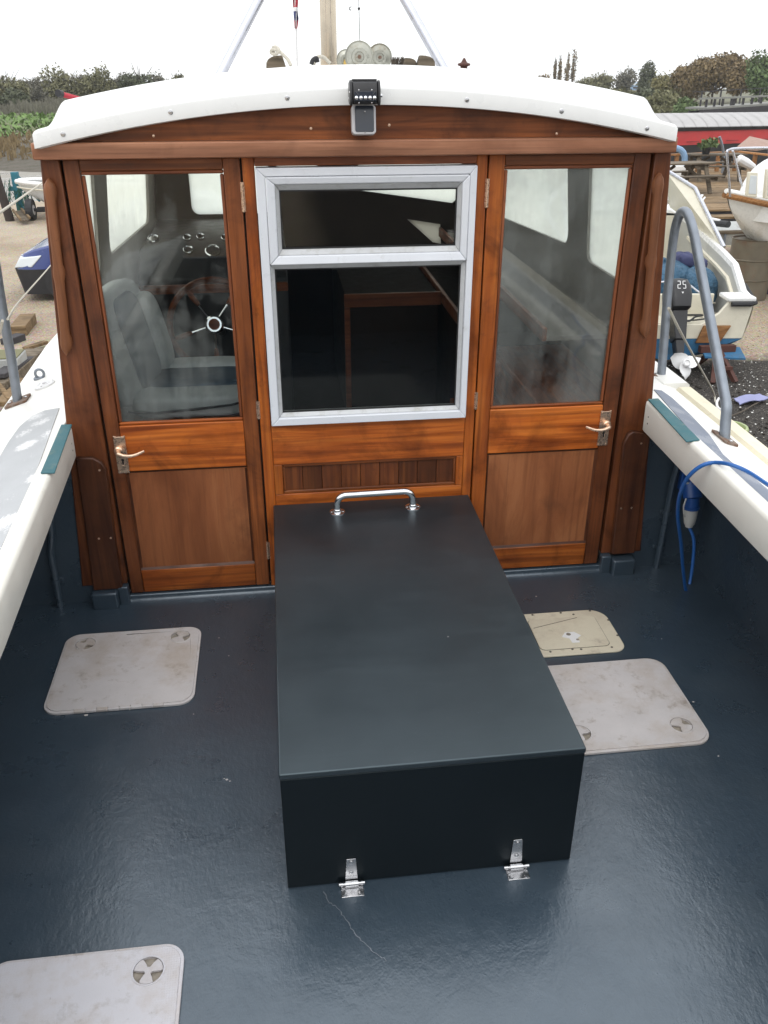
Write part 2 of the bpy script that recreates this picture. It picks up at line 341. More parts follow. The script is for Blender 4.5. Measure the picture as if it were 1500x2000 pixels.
# ------------------------------------------------------------------ mesh builder
BOAT = []
def reg(o, boat):
    COL.objects.link(o)
    return o
def props(o, label=None, cat=None, group=None, kind=None):
    if label: o['label'] = label
    if cat: o['category'] = cat
    if group: o['group'] = group
    if kind: o['kind'] = kind
    return o
def thing(name, loc, label, cat, group=None, boat=False):
    o = bpy.data.objects.new(name, None); o.empty_display_size = .1; COL.objects.link(o); o.location = loc
    props(o, label, cat, group)
    if boat: BOAT.append(o)
    return o
def adopt(o, parent):
    o.parent = parent
    off = parent.location if parent.parent is None else Vector((0, 0, 0))
    o.matrix_parent_inverse = Matrix.Translation(-off)
def part_empty(name, parent):
    o = bpy.data.objects.new(name, None); o.empty_display_size = .05; COL.objects.link(o); adopt(o, parent); return o
class MB:
    def __init__(s): s.v, s.f = [], []
    def add(s, vs, fs):
        k = len(s.v); s.v += [tuple(v) for v in vs]; s.f += [tuple(i+k for i in f) for f in fs]; return s
    def box(s, x0, x1, y0, y1, z0, z1):
        return s.add([(x, y, z) for z in (z0, z1) for y in (y0, y1) for x in (x0, x1)],
                     [(0, 2, 3, 1), (4, 5, 7, 6), (0, 1, 5, 4), (2, 6, 7, 3), (0, 4, 6, 2), (1, 3, 7, 5)])
    def hexa(s, a, b):          # two matching quads
        return s.add(list(a)+list(b), [(3, 2, 1, 0), (4, 5, 6, 7)]+[(i, (i+1) % 4, (i+1) % 4+4, i+4) for i in range(4)])
    def beam(s, p, q, w, h, up=(0, 0, 1)):
        p, q = Vector(p), Vector(q); d = (q-p).normalized(); u = Vector(up)
        if abs(d.dot(u)) > .98: u = Vector((0, 1, 0))
        r = d.cross(u).normalized(); u = r.cross(d)
        c = [r*(-w/2)-u*(h/2), r*(w/2)-u*(h/2), r*(w/2)+u*(h/2), r*(-w/2)+u*(h/2)]
        return s.hexa([p+k for k in c], [q+k for k in c])
    def prism(s, pts, lo, hi, axis='z', holes=()):
        """polygon (with holes) in the plane across AXIS, given lo/hi along it"""
        def to3(p, d): return {'z': (p[0], p[1], d), 'y': (p[0], d, p[1]), 'x': (d, p[0], p[1])}[axis]
        loops = [list(pts)]+[list(h) for h in holes]
        flat = [p for l in loops for p in l]; n = len(flat)
        if holes: tris = tessellate_polygon([[Vector((p[0], p[1], 0)) for p in l] for l in loops])
        else: tris = [tuple(range(n))]
        vs = [to3(p, lo) for p in flat]+[to3(p, hi) for p in flat]
        fs = [tuple(t) for t in tris]+[tuple(i+n for i in reversed(t)) for t in tris]
        k = 0
        for l in loops:
            m = len(l); fs += [(k+i, k+(i+1) % m, k+(i+1) % m+n, k+i+n) for i in range(m)]; k += m
        return s.add(vs, fs)
    def tube(s, path, r, n=10, cap=True):
        path = [Vector(p) for p in path]; rings = []; prev = None
        rs = r if isinstance(r, (list, tuple)) else [r]*len(path)
        for i, p in enumerate(path):
            d = (path[min(i+1, len(path)-1)]-path[max(i-1, 0)]).normalized()
            u = prev if prev is not None else (Vector((0, 0, 1)) if abs(d.z) < .9 else Vector((1, 0, 0)))
            a = d.cross(u)
            if a.length < 1e-5: a = d.cross(Vector((0, 1, 0)))
            a.normalize(); u = a.cross(d).normalized(); prev = u
            rings.append([p+(a*cos(2*pi*k/n)+u*sin(2*pi*k/n))*rs[i] for k in range(n)])
        vs = [v for q in rings for v in q]; fs = []
        for i in range(len(path)-1):
            fs += [(i*n+k, i*n+(k+1) % n, (i+1)*n+(k+1) % n, (i+1)*n+k) for k in range(n)]
        if cap: fs += [tuple(reversed(range(n))), tuple((len(path)-1)*n+k for k in range(n))]
        return s.add(vs, fs)
    def lathe(s, prof, c, ax=(0, 0, 1), n=24):
        ax = Vector(ax).normalized(); a = ax.orthogonal().normalized(); b = ax.cross(a); c = Vector(c); m = len(prof)
        vs = [c+ax*h+(a*cos(2*pi*k/n)+b*sin(2*pi*k/n))*r for r, h in prof for k in range(n)]
        fs = [(i*n+k, i*n+(k+1) % n, (i+1)*n+(k+1) % n, (i+1)*n+k) for i in range(m-1) for k in range(n)]
        if prof[0][0] > 1e-6: fs.append(tuple(reversed(range(n))))
        if prof[-1][0] > 1e-6: fs.append(tuple((m-1)*n+k for k in range(n)))
        return s.add(vs, fs)
    def grid(s, rows):
        m = len(rows[0]); vs = [p for r in rows for p in r]
        return s.add(vs, [(i*m+j, i*m+j+1, (i+1)*m+j+1, (i+1)*m+j) for i in range(len(rows)-1) for j in range(m-1)])
    def xf(s, M):
        s.v = [tuple(M @ Vector(v)) for v in s.v]; return s
    def build(s, name, mat, parent=None, bevel=0, smooth=False, boat=False, seg=2, subsurf=0, angle=35, **k):
        me = bpy.data.meshes.new(name); me.from_pydata(s.v, [], s.f); me.validate()
        bm = bmesh.new(); bm.from_mesh(me); bmesh.ops.remove_doubles(bm, verts=bm.verts, dist=1e-6)
        bmesh.ops.recalc_face_normals(bm, faces=bm.faces); bm.to_mesh(me); bm.free()
        me.materials.append(MATS[mat])
        o = bpy.data.objects.new(name, me); COL.objects.link(o)
        if parent is not None: adopt(o, parent)
        elif boat: BOAT.append(o)
        if bevel:
            md = o.modifiers.new('edge', 'BEVEL'); md.width = bevel; md.segments = seg; md.limit_method = 'ANGLE'; md.angle_limit = R(40)
        if subsurf:
            md = o.modifiers.new('soft', 'SUBSURF'); md.levels = md.render_levels = subsurf
        if smooth or bevel:
            me.polygons.foreach_set('use_smooth', [True]*len(me.polygons))
            me.set_sharp_from_angle(angle=R(angle))
        return props(o, **k)
def rrect(x0, x1, y0, y1, r, n=6):
    out = []
    rs = r if isinstance(r, (list, tuple)) else [r]*4
    for (cx, cy, a0), q in zip(((x1, y1, 0), (x0, y1, 90), (x0, y0, 180), (x1, y0, 270)), rs):
        ccx = cx+(-q if cx == x1 else q); ccy = cy+(-q if cy == y1 else q)
        out += [(ccx+q*cos(R(a0+90*i/n)), ccy+q*sin(R(a0+90*i/n))) for i in range(n+1)]
    return out
def circ(cx, cy, r, n=24): return [(cx+r*cos(2*pi*i/n), cy+r*sin(2*pi*i/n)) for i in range(n)]
def smooth_path(pts, n=8):
    pts = [Vector(p) for p in pts]; P = [pts[0]*2-pts[1]]+pts+[pts[-1]*2-pts[-2]]; out = []
    for i in range(1, len(P)-2):
        for k in range(n):
            t = k/n; a, b, c, d = P[i-1:i+3]
            out.append(.5*((2*b)+(c-a)*t+(2*a-5*b+4*c-d)*t*t+(3*b-a-3*c+d)*t**3))
    return out+[pts[-1]]
def box(name, mat, parent, x0, x1, y0, y1, z0, z1, bevel=.002, **k):
    return MB().box(x0, x1, y0, y1, z0, z1).build(name, mat, parent, bevel=bevel, **k)
def copy_tree(root, loc, label=None, rotz=None):
    def kids(o): return [c for c in bpy.data.objects if c.parent == o]
    def rec(o, par):
        c = o.copy(); COL.objects.link(c)
        if par is not None:
            mpi = o.matrix_parent_inverse.copy(); c.parent = par; c.matrix_parent_inverse = mpi
        for k in kids(o): rec(k, c)
        return c
    r = rec(root, None); r.location = loc
    if rotz is not None: r.rotation_euler.z = rotz
    if label: r['label'] = label
    if root in BOAT: BOAT.append(r)
    return r

# ------------------------------------------------------------------ THE BOAT
XC = .386
boat = thing('fishing_boat', (XC, -1.5, 0), 'white boat with blue-grey cockpit floor and varnished wooden wheelhouse seen from its cockpit', 'boat', boat=True)
XL, XR = -1.06, 1.83
ZD = .78                                             # side deck height
MB().box(XL-.02, XR+.002, -3.7, .06, -.04, 0).build('cockpit_floor', 'deck_paint', boat)
for x0, x1 in ((XL-.028, XL), (XR-.02, XR+.004)):
    box('cockpit_side', 'deck_paint', boat, x0, x1, -3.7, .05, -.02, .62, 0)
for x0, x1 in ((XL, -.70), (1.47, XR-.021)):
    box('cockpit_bulkhead', 'deck_paint', boat, x0, x1, .0, .04, -.01, .62, 0)
box('cockpit_bulkhead', 'deck_paint', boat, XL-.025, XR, -3.75, -3.70, -.02, .62, .003)
# sill under the doors: a coved fillet of the same paint
prof = [(.02, .026), (-.008, .026), (-.0115, .023), (-.0125, .011), (-.016, .006), (-.023, .002), (-.032, -.001), (.02, -.001)]
MB().prism(prof, -.70, -.012, 'x').build('door_sill', 'deck_paint', boat, smooth=True)
MB().prism(prof, .786, 1.47, 'x').build('door_sill', 'deck_paint', boat, smooth=True)
for x0, x1, xi in ((-.742, -.64, -.60), (1.416, 1.514, 1.372)):
    box('base_block', 'deck_paint', boat, x0, x1, -.062, .0, -.005, .072, .008, seg=3)
    box('base_block', 'deck_paint', boat, min(x1, xi)+(0 if xi > x0 else 0) if xi > x1 else xi, xi if xi > x1 else x0, -.036, .0, -.005, .082, .006, seg=3)

# side decks (falling outboard), coamings
KD = .32
def deck_z(x): return ZD-KD*max(0, (x-1.46) if x > XC else (-.70-x))
def D(u, v):                                         # a sight line met with the sloping side deck
    d = _ray(u, v); s = 1 if u > 750 else -1; e = 1.46 if s > 0 else -.70
    k = (ZD+KD*s*e-CAM.z-KD*s*CAM.x)/(d.z+KD*s*d.x); p = CAM+d*k
    return p
def slab(pts, h0, h1):
    """a sheet lying on the side deck"""
    m = MB(); n = len(pts); z = [deck_z(p[0]) for p in pts]
    m.add([(p[0], p[1], q+h0) for p, q in zip(pts, z)]+[(p[0], p[1], q+h1) for p, q in zip(pts, z)],
          [tuple(reversed(t)) for t in tess(pts)]+[tuple(i+n for i in t) for t in tess(pts)]+[(i, (i+1) % n, (i+1) % n+n, i+n) for i in range(n)])
    return m
def tess(pts): return [tuple(t) for t in tessellate_polygon([[Vector((p[0], p[1], 0)) for p in pts]])]
def deck_side(sgn):
    if sgn < 0:
        inner = [(-3.7, -.60), (-2.4, -.625), (-1.21, -.655), (-.45, -.686), (-.05, -.702)]
        outer = [(-3.7, -1.09), (-1.5, -1.105), (.15, -1.112), (1.5, -1.15), (2.4, -1.10), (3.2, -.85)]
        inn_f = [(.0, -.735), (.0, -.745), (2.8, -.74), (3.2, -.60)]
    else:
        inner = [(-3.7, 1.39), (-2.4, 1.41), (-1.02, 1.434), (-.45, 1.447), (-.05, 1.458)]
        outer = [(-3.7, 1.79), (-1.5, 1.80), (-.3, 1.818), (.28, 1.838), (1.3, 1.85), (2.4, 1.82), (3.2, 1.60)]
        inn_f = [(.0, 1.50), (.0, 1.51), (2.8, 1.49), (3.2, 1.36)]
    pts = [(x, y) for y, x in outer]+[(x, y) for y, x in reversed(inn_f[1:])]+[(inn_f[0][1], .0)]+[(x+sgn*.022, y) for y, x in reversed(inner)]
    slab(pts, -.04, 0).build('side_deck', 'deck_white', boat, bevel=.008)
    # coaming: cream board capping the inner edge of the deck
    rows = []
    for y, x in inner:
        s = sgn
        sec = [(x+s*.055, ZD+.0005), (x+s*.045, ZD+.008), (x+s*.012, ZD+.010), (x+s*.002, ZD+.004), (x, ZD-.008), (x+s*.002, ZD-.112), (x+s*.006, ZD-.118), (x+s*.022, ZD-.116), (x+s*.022, ZD-.03), (x+s*.055, ZD-.03)]
        rows.append([(px, y, pz) for px, pz in sec])
    m = MB(); n = len(rows[0])
    for r in rows: m.v += r
    for i in range(len(rows)-1): m.f += [(i*n+k, i*n+(k+1) % n, (i+1)*n+(k+1) % n, (i+1)*n+k) for k in range(n)]
    m.f += [tuple(range(n)), tuple((len(rows)-1)*n+k for k in range(n))]
    c = m.build('coaming', 'cream', boat, smooth=True, angle=50)
    xx = inner[-1][1]
    for dz in (-.045, -.072):
        MB().lathe([(.0035, 0), (.0035, .002), (0, .0022)], (xx+sgn*.001, -.09, ZD+dz), (-sgn, 0, 0), 8).build('screw', 'grime', c)
deck_side(-1); deck_side(1)
# teal non-slip strips on the coaming caps
for pts in ([(-.735, -.052), (-.697, -.054), (-.672, -.470), (-.716, -.466)], [(1.462, -.052), (1.505, -.050), (1.484, -.46), (1.430, -.470)]):
    MB().prism(pts, ZD+.0105, ZD+.0155).build('nonslip_strip', 'teal', boat, bevel=.0015)
def px_slab(px, extra=()): return [tuple(D(u, v))[:2] for u, v in px]+list(extra)
slab(px_slab([(116, 798), (88, 803), (62, 814), (38, 835), (16, 866), (0, 893)], [(-1.0, -.9), (-.98, -3.0), (-.70, -3.0), (-.715, -1.2), (-.745, -.45)]), .0005, .0035).build('nonslip_panel', 'grip_pale', boat)
slab([(-.77, .35), (-.83, .42), (-.90, .8), (-.93, 1.7), (-.78, 1.7), (-.765, .4)], .0005, .0035).build('nonslip_panel', 'grip_pale', boat)
slab(px_slab([(1277, 762), (1292, 764), (1312, 778), (1350, 813), (1385, 850), (1412, 889), (1430, 905), (1462, 926), (1500, 958)], [(1.66, -1.5), (1.64, -3.0), (1.47, -3.0), (1.487, -1.0), (1.505, -.45)]), .0005, .0035).build('nonslip_panel', 'grip_blue', boat, label='blue-grey worn non-slip panel')
slab([(1.53, .30), (1.56, .28), (1.66, .55), (1.66, 1.4), (1.54, 1.4)], .0005, .0035).build('nonslip_panel', 'grip_blue', boat)
# raised rails along the starboard edge
def edge_rail(ya, yb, w, h, mat):
    f = lambda y: 1.838-.02*max(0, .28-y)*1.0 if y < .28 else 1.838
    rows = []
    for y in np.linspace(ya, yb, 8):
        xo = f(y)-.002; sec = [(-w, -.005), (-w, h*.5), (-w+.012, h), (-.012, h), (0, h*.55), (0, -.035), (-w, -.035)]
        rows.append([(xo+a, y, deck_z(xo-w/2)+b) for a, b in sec])
    m = MB(); n = 7
    for r in rows: m.v += r
    for i in range(7): m.f += [(i*n+k, i*n+(k+1) % n, (i+1)*n+(k+1) % n, (i+1)*n+k) for k in range(n)]
    m.f += [tuple(range(n)), tuple(7*n+k for k in range(n))]
    m.build('edge_rail', mat, boat, smooth=True)
edge_rail(-3.6, .33, .075, .024, 'yellowed'); edge_rail(.36, .62, .13, .022, 'deck_white'); edge_rail(.63, 2.2, .10, .012, 'deck_white')
# outer hull
rows = []
for y, hb, zk in ((-3.75, 1.47, -.62), (-2.5, 1.475, -.75), (-1, 1.475, -.82), (.5, 1.475, -.88), (1.6, 1.47, -.9), (2.6, 1.38, -.9), (3.6, .98, -.85), (4.4, .42, -.65), (4.75, .03, -.3)):
    row = []; zt = ZD-.19
    for t in range(-10, 11):
        a = t/10; k = abs(a)
        if k > .5: x = hb; z = -.16+(zt+.16)*(k-.5)*2
        else: x = hb*math.sin(pi/2*min(1, k/.5))**.7 if k > 0 else 0; z = zk+(-.16-zk)*(k/.5)**2.2
        row.append((XC-.02+math.copysign(x, a), y, z))
    rows.append(row)
m = MB().grid(rows); m.f.append(tuple(range(21)))
m.build('hull', 'boat_white', boat, smooth=True)
MB().prism([(-.86, 2.82), (XC-1.15, 3.3), (XC-.6, 4.2), (XC, 4.7), (XC+.6, 4.2), (XC+1.15, 3.3), (1.60, 2.82)], ZD-.10, ZD-.06).build('foredeck', 'deck_white', boat, bevel=.005)
# deck fittings
c = D(88, 753)
f = MB().lathe([(.046, 0), (.046, .006), (.042, .009), (.028, .009), (.027, .007), (.024, .007), (.023, .010), (0, .011)], c, (-KD*.9, 0, 1), n=32).build('filler_cap', 'white_plastic', boat, smooth=True)
for a in (20, 140, 260): MB().lathe([(.004, 0), (.0035, .002), (0, .0025)], (c.x+.035*cos(R(a)), c.y+.035*sin(R(a)), c.z+.009+KD*.035*cos(R(a))), n=8).build('screw', 'steel', f)
MB().lathe([(.010, .0), (.010, .0028), (0, .003)], (c.x, c.y, c.z+.0105), n=12).build('cap_slot', 'grey_plastic', f)
c = D(79, 739)
e = MB().tube([(c.x+.019*cos(R(a)), c.y, c.z+.022+.020*sin(R(a))) for a in range(-60, 250, 20)], .0062, 8).build('eye_bolt', 'galvanised', boat, smooth=True)
box('base_plate', 'galvanised', e, c.x-.028, c.x+.028, c.y-.014, c.y+.014, c.z-.006, c.z+.006, .003)
# conduits on the quarter bulkheads
def conduit(pts, clips):
    c = MB().tube(smooth_path(pts, 6), .013, 10).build('conduit', 'deck_paint', boat, smooth=True)
    for p in clips:
        MB().tube([(p[0], p[1], p[2]-.009), (p[0], p[1], p[2]+.009)], .0175, 12).build('clip', 'deck_paint', c, smooth=True)
        box('clip', 'deck_paint', c, p[0]-.026, p[0]+.026, -.010, .0, p[2]-.009, p[2]+.009, .002)
conduit([(-.842, -.018, .66), (-.846, -.018, .45), (-.856, -.018, .33), (-.872, -.018, .25), (-.876, -.018, .10), (-.878, -.018, .0)], [(-.875, -.018, .12)])
conduit([(1.645, -.018, .66), (1.648, -.018, .50), (1.640, -.018, .40), (1.637, -.018, .25), (1.634, -.018, .10), (1.630, -.018, .0)], [(1.638, -.018, .27), (1.634, -.018, .10)])

# galvanised hoop rails on the side decks
def hoop(pts, plates):
    h = MB().tube(smooth_path(pts, 10), .0195, 14).build('hoop_rail', 'galvanised', boat, smooth=True)
    for (x, y, ry, rx) in plates:
        p = slab([(x+a, y+b) for a, b in rrect(-rx, rx, -ry, ry, .012)], .0005, .0095).build('base_plate', 'rust', h, bevel=.002)
        for d in (-1, 1):
            bx, by = (x, y+d*ry*.72) if ry > rx else (x+d*rx*.72, y)
            MB().lathe([(.0075, 0), (.0075, .005), (.003, .007), (0, .007)], (bx, by, deck_z(bx)+.009), n=6).build('bolt', 'steel', h)
f0, a0 = D(1291, 738), D(1415, 858)
def HB(u, v):                                        # plane through both feet, standing upright
    d = _ray(u, v); nx, ny = (a0.y-f0.y), -(a0.x-f0.x)
    k = ((f0.x-CAM.x)*nx+(f0.y-CAM.y)*ny)/(d.x*nx+d.y*ny); return CAM+d*k
q = [HB(u, v) for u, v in ((1296, 680), (1302, 600), (1309, 520), (1317, 455), (1325, 425), (1334, 413), (1344, 420), (1355, 455), (1369, 530), (1393, 655), (1414, 765), (1419, 795), (1417, 825))]
hoop([tuple(f0)]+[tuple(p) for p in q]+[tuple(a0)], [(f0.x, f0.y, .032, .044), (a0.x, a0.y, .062, .028)])
l0 = D(35, 786)
q = [B(u, v, x=l0.x) for u, v in ((22, 700), (11, 640), (0, 575))]
hoop([tuple(l0)]+[tuple(p) for p in q]+[(l0.x, q[-1].y+.02, 1.26), (l0.x, q[-1].y-.02, 1.36), (l0.x, q[-1].y-.10, 1.42), (l0.x, q[-1].y-.2, 1.36), (l0.x+.01, q[-1].y-.33, 1.1), (l0.x+.02, l0.y-.52, .8), (l0.x+.02, l0.y-.54, deck_z(l0.x))], [(l0.x, l0.y, .048, .048), (l0.x+.02, l0.y-.54, .05, .026)])

# ------------------------------------------------------------------ wheelhouse front
ZH = 1.677                                            # underside of the header beam
def wall_x(z, side):                                  # outer edge of the wheelhouse at height z
    h = 1.047+(1.686-z)*.075
    return XC+side*h
def roof_b(x): return 1.831-.118*((x-XC)/1.04)**2
def roof_c(x): return 1.885-.108*((x-XC)/.98)**2
def roof_t(x): return 1.944-.104*((x-XC)/.97)**2
# header beam and arched board over it
xs0, xs1 = wall_x(1.70, -1)-.014, wall_x(1.70, 1)+.002
box('header_beam', 'header_teak', boat, xs0, xs1, -.048, .03, ZH, 1.727, .005)
arch = [(xs0+.03, 1.7275)]+[(xs1-.03, 1.7275)]+[(x, max(1.729, roof_b(x)+.02)) for x in np.linspace(xs1-.03, xs0+.03, 31)]
MB().prism(arch, -.012, .03, 'y').build('arch_board', 'brown_teak_x', boat)
for x, z in ((.20, 1.760), (.455, 1.768), (1.02, 1.738), (-.30, 1.742)):
    MB().lathe([(.005, 0), (.004, .0015), (0, .002)], (x, -.012, z), (0, -1, 0), 8).build('screw', 'bronze', boat)

# corner posts and trims
for s in (-1, 1):
    inn = .986; g = .004
    pts = [(XC+s*(inn+g), .083), (XC+s*(inn+g), ZH-.001), (wall_x(ZH, s), ZH-.001), (wall_x(.9, s), .9), (wall_x(.083, s), .083)]
    cp = MB().prism(pts, -.010, .035, 'y').build('corner_post', 'post_teak', boat, bevel=.004)
    # grab rail screwed to the post
    xa, xb = (-.640, -.678) if s < 0 else (1.392, 1.424)
    za, zb = (1.622, 1.045) if s < 0 else (1.612, 1.03)
    rows = []
    for i in range(33):
        t = i/32; z = za+(zb-za)*t; x = xa+(xb-xa)*t
        pad = min(1, max(0, 1-min(abs(t-.07), abs(t-.52)*1.0, abs(t-.93))/.055)) if True else 0
        pad = pad*pad*(3-2*pad); end = min(1, min(t, 1-t)/.04); end = math.sqrt(max(.02, end*(2-end)))
        w = .0150*end+.004*pad; y1 = -.040; y0 = -.011 if pad > .3 else -.022
        sec = [(-w, y1+.008), (-w*.55, y1), (w*.55, y1), (w, y1+.008), (w, y0), (-w, y0)]
        rows.append([(x+a, b, z) for a, b in sec])
    m = MB(); n = 6
    for r in rows: m.v += r
    for i in range(len(rows)-1): m.f += [(i*n+k, i*n+(k+1) % n, (i+1)*n+(k+1) % n, (i+1)*n+k) for k in range(n)]
    m.f += [tuple(range(n)), tuple((len(rows)-1)*n+k for k in range(n))]
    m.build('grab_rail', 'rail_wood', boat, smooth=True, angle=50)
# rounded trim boards either side of the coaming ends
tl = [(-.735, .074), (-.622, .074), (-.610, .600), (-.622, .630), (-.650, .650), (-.712, .652)]
tr = [(1.414, .088), (1.516, .088), (1.506, .640), (1.430, .652), (1.412, .640), (1.398, .600)]
for pts in (tl, tr):
    t_ = MB().prism(pts, -.034, -.0105, 'y').build('trim_board', 'dark_teak_z', boat, bevel=.005)
    xm = sum(p[0] for p in pts)/len(pts)
    for dx, z in ((.025, .60), (-.02, .31), (.025, .31)):
        MB().lathe([(.0045, 0), (.004, .0015), (0, .002)], (xm+dx, -.034, z), (0, -1, 0), 8).build('screw', 'bronze', t_)

# the two glazed doors
def door(side):
    d = part_empty('door', boat)
    if side < 0: X0, X1, w0, w1, hinge_x, lock_x = -.596, -.036, -.546, -.091, -.036, -.551
    else: X0, X1, w0, w1, hinge_x, lock_x = .798, 1.367, .853, 1.308, .798, 1.320
    st = ('dark_teak_z', 'brown_teak_z') if side < 0 else ('teak_z', 'brown_teak_z')
    Y0, Y1 = -.001, .034
    box('stile', 'post_teak' if side < 0 else 'teak_z', d, X0, w0, Y0, Y1, .030, 1.674, .0035)
    box('stile', 'post_teak' if side > 0 else 'brown_teak_z', d, w1, X1, Y0, Y1, .030, 1.674, .0035)
    box('rail', 'brown_teak_x', d, w0+.0006, w1-.0006, Y0+.0015, Y1, 1.638, 1.674, .003)
    box('rail', 'teak_x', d, w0+.0006, w1-.0006, Y0+.0015, Y1, .572, .757, .0035)
    box('rail', 'teak_x', d, w0+.0006, w1-.0006, Y0+.0015, Y1, .030, .133, .0035)
    box('panel', 'ply', d, w0-.004, w1+.004, .010, .020, .128, .578, 0)
    # panel mouldings
    for a in ((w0+.001, w1-.001, .133, .143), (w0+.001, w1-.001, .562, .572)):
        MB().prism([(.010, a[2]), (.010, a[3]), (.004, a[3] if a[2] < .3 else a[3]), (.002, a[2] if a[2] < .3 else a[3])][:4] if False else [(.0105, a[2]), (.0105, a[3]), (.003, a[2] if a[2] < .3 else a[3])], a[0], a[1], 'x').build('moulding', 'dark_teak_x', d)
    for xx, sg in ((w0, 1), (w1, -1)):
        MB().prism([(xx+sg*.0005, .0105), (xx+sg*.010, .0105), (xx+sg*.0005, .003)], .144, .561, 'z').build('moulding', 'dark_teak_z', d)
    # glazing beads and pane
    bz0, bz1 = .757, 1.638; bw = .013
    for nm, q in (('teak_x', (w0, w1, bz0, bz0+bw)), ('red_teak_x', (w0, w1, bz1-bw, bz1)), ('red_teak_z', (w0, w0+bw, bz0+bw, bz1-bw)), ('red_teak_z', (w1-bw, w1, bz0+bw, bz1-bw))):
        box('glazing_bead', nm, d, q[0]+.0006, q[1]-.0006, .005, .018, q[2]+.0006, q[3]-.0006, .004)
    p = box('glass_pane', 'misted_glass' if side < 0 else 'heavily_misted_glass', d, w0+.006, w1-.006, .0195, .0235, bz0+.004, bz1-.004, 0)
    # lock plate with keyhole and lever
    lx0, lx1 = lock_x-.021, lock_x+.021; lz0, lz1 = (.570, .722) if side < 0 else (.587, .736)
    kz = lz0+.045; kx = lock_x+.001
    key = [(kx+.0058*cos(R(a)), kz+.008+.0058*sin(R(a))) for a in range(-50, 231, 28)]+[(kx-.0036, kz-.012), (kx+.0036, kz-.012)]
    lp = MB().prism([(lx0, lz0), (lx1, lz0), (lx1, lz1)]+[(lock_x+.008, lz1-.004), (lock_x-.008, lz1-.004)]+[(lx0, lz1)], -.0065, -.0015, 'y', holes=[key]).build('lock_plate', 'bronze', d, bevel=.0008)
    MB().prism([(lx0+.004, lz0+.003), (lx1-.004, lz0+.003), (lx1-.004, lz1-.006), (lx0+.004, lz1-.006)], -.0022, -.0013, 'y').build('keyhole', 'gasket', d)
    for cx in (lx0+.006, lx1-.006):
        for cz in (lz0+.007, lz1-.008):
            MB().lathe([(.0034, 0), (.003, .0014), (0, .002)], (cx, -.0065, cz), (0, -1, 0), 8).build('screw', 'bronze', d)
    hz = lz1-.058; dr = 1 if side < 0 else -1; c0 = lock_x+dr*(-.008)
    path = smooth_path([(c0, -.0065, hz), (c0, -.030, hz), (c0+dr*.006, -.044, hz), (c0+dr*.03, -.050, hz-.006), (c0+dr*.062, -.050, hz-.004), (c0+dr*.10, -.047, hz+.010)], 6)
    MB().tube(path, [.010]*7+[.009]*6+list(np.linspace(.0085, .0045, len(path)-13)), 10).build('lever_handle', 'bronze', d, smooth=True)
    MB().lathe([(.016, 0), (.016, .006), (.012, .009), (0, .009)], (c0, -.0065, hz), (0, -1, 0), 16).build('handle_rose', 'bronze', d, smooth=True)
    # butt hinges
    hx = hinge_x+(.003 if side < 0 else -.003)
    for z0, z1 in ((1.505, 1.60), (.765, .835), (.155, .235)):
        m = MB()
        for k in range(5):
            a = z0+(z1-z0)*k/5; b = z0+(z1-z0)*(k+1)/5-.0012
            m.tube([(hx, -.0045, a), (hx, -.0045, b)], .0048, 8)
        m.box(hx-.0065, hx+.0065, -.0030, -.0012, z0, z1-.0012)
        m.build('hinge', 'bronze', d)
    return d
door(-1); door(1)

# fixed centre section between the doors
cpn = part_empty('centre_section', boat)
box('post', 'teak_z', cpn, -.0295, .0105, -.001, .034, .0, ZH-.002, .0035)
box('post', 'teak_z', cpn, .7565, .7925, -.001, .034, .0, ZH-.002, .0035)
box('rail', 'red_teak_x', cpn, .0111, .7559, .0005, .034, 1.6465, ZH-.002, .003)
box('rail', 'teak_x', cpn, .0111, .7559, .0005, .034, .568, .7345, .003)
box('rail', 'teak_x', cpn, .0111, .7559, .0005, .034, .30, .441, .003)
box('stile', 'teak_z', cpn, .0111, .044, .0008, .034, .4415, .5675, .002)
box('stile', 'teak_z', cpn, .729, .7559, .0008, .034, .4415, .5675, .002)
n_s = 9; w_s = (.729-.044)/n_s
for i in range(n_s):
    box('panel_board', 'panel_slats', cpn, .044+i*w_s+.0008, .044+(i+1)*w_s-.0008, .016, .024, .435, .573, .0012)
for q in ((.0445, .7285, .4415, .4535), (.0445, .7285, .5555, .5675)):
    box('moulding', 'brown_teak_x', cpn, q[0], q[1], .006, .0155, q[2], q[3], .003)
for q in ((.0445, .054), (.719, .7285)):
    box('moulding', 'brown_teak_z', cpn, q[0], q[1], .006, .0155, .454, .555, .003)
for side, xs in ((-1, -.0328), (1, .7953)):
    box('shut_gap', 'gasket', cpn, xs-.006, xs+.006, .026, .033, .03, 1.674, 0)
for xs in (-.6005, 1.3705): box('shut_gap', 'gasket', cpn, xs-.010, xs+.010, .028, .040, .03, 1.674, 0)

# white plastic window in the centre section
win = part_empty('window', boat)
def ring(name, mat, parent, x0, x1, z0, z1, w, y0, y1, bev=.003, chamf=0, yin=None):
    """four mitred lengths"""
    wl, wr, wt, wb = w if isinstance(w, tuple) else (w,)*4
    ya = y0 if yin is None else yin
    O = [(x0, z0), (x1, z0), (x1, z1), (x0, z1)]; I = [(x0+wl, z0+wb), (x1-wr, z0+wb), (x1-wr, z1-wt), (x0+wl, z1-wt)]
    e = .0003
    for k in range(4):
        a, b, c, d_ = O[k], O[(k+1) % 4], I[(k+1) % 4], I[k]
        MB().hexa([(a[0], y0, a[1]), (b[0], y0, b[1]), (c[0], ya, c[1]), (d_[0], ya, d_[1])], [(a[0], y1, a[1]), (b[0], y1, b[1]), (c[0], y1, c[1]), (d_[0], y1, d_[1])]).build(name, mat, parent, bevel=bev)
WX0, WX1, WZ0, WZ1 = .013, .7545, .7375, 1.643
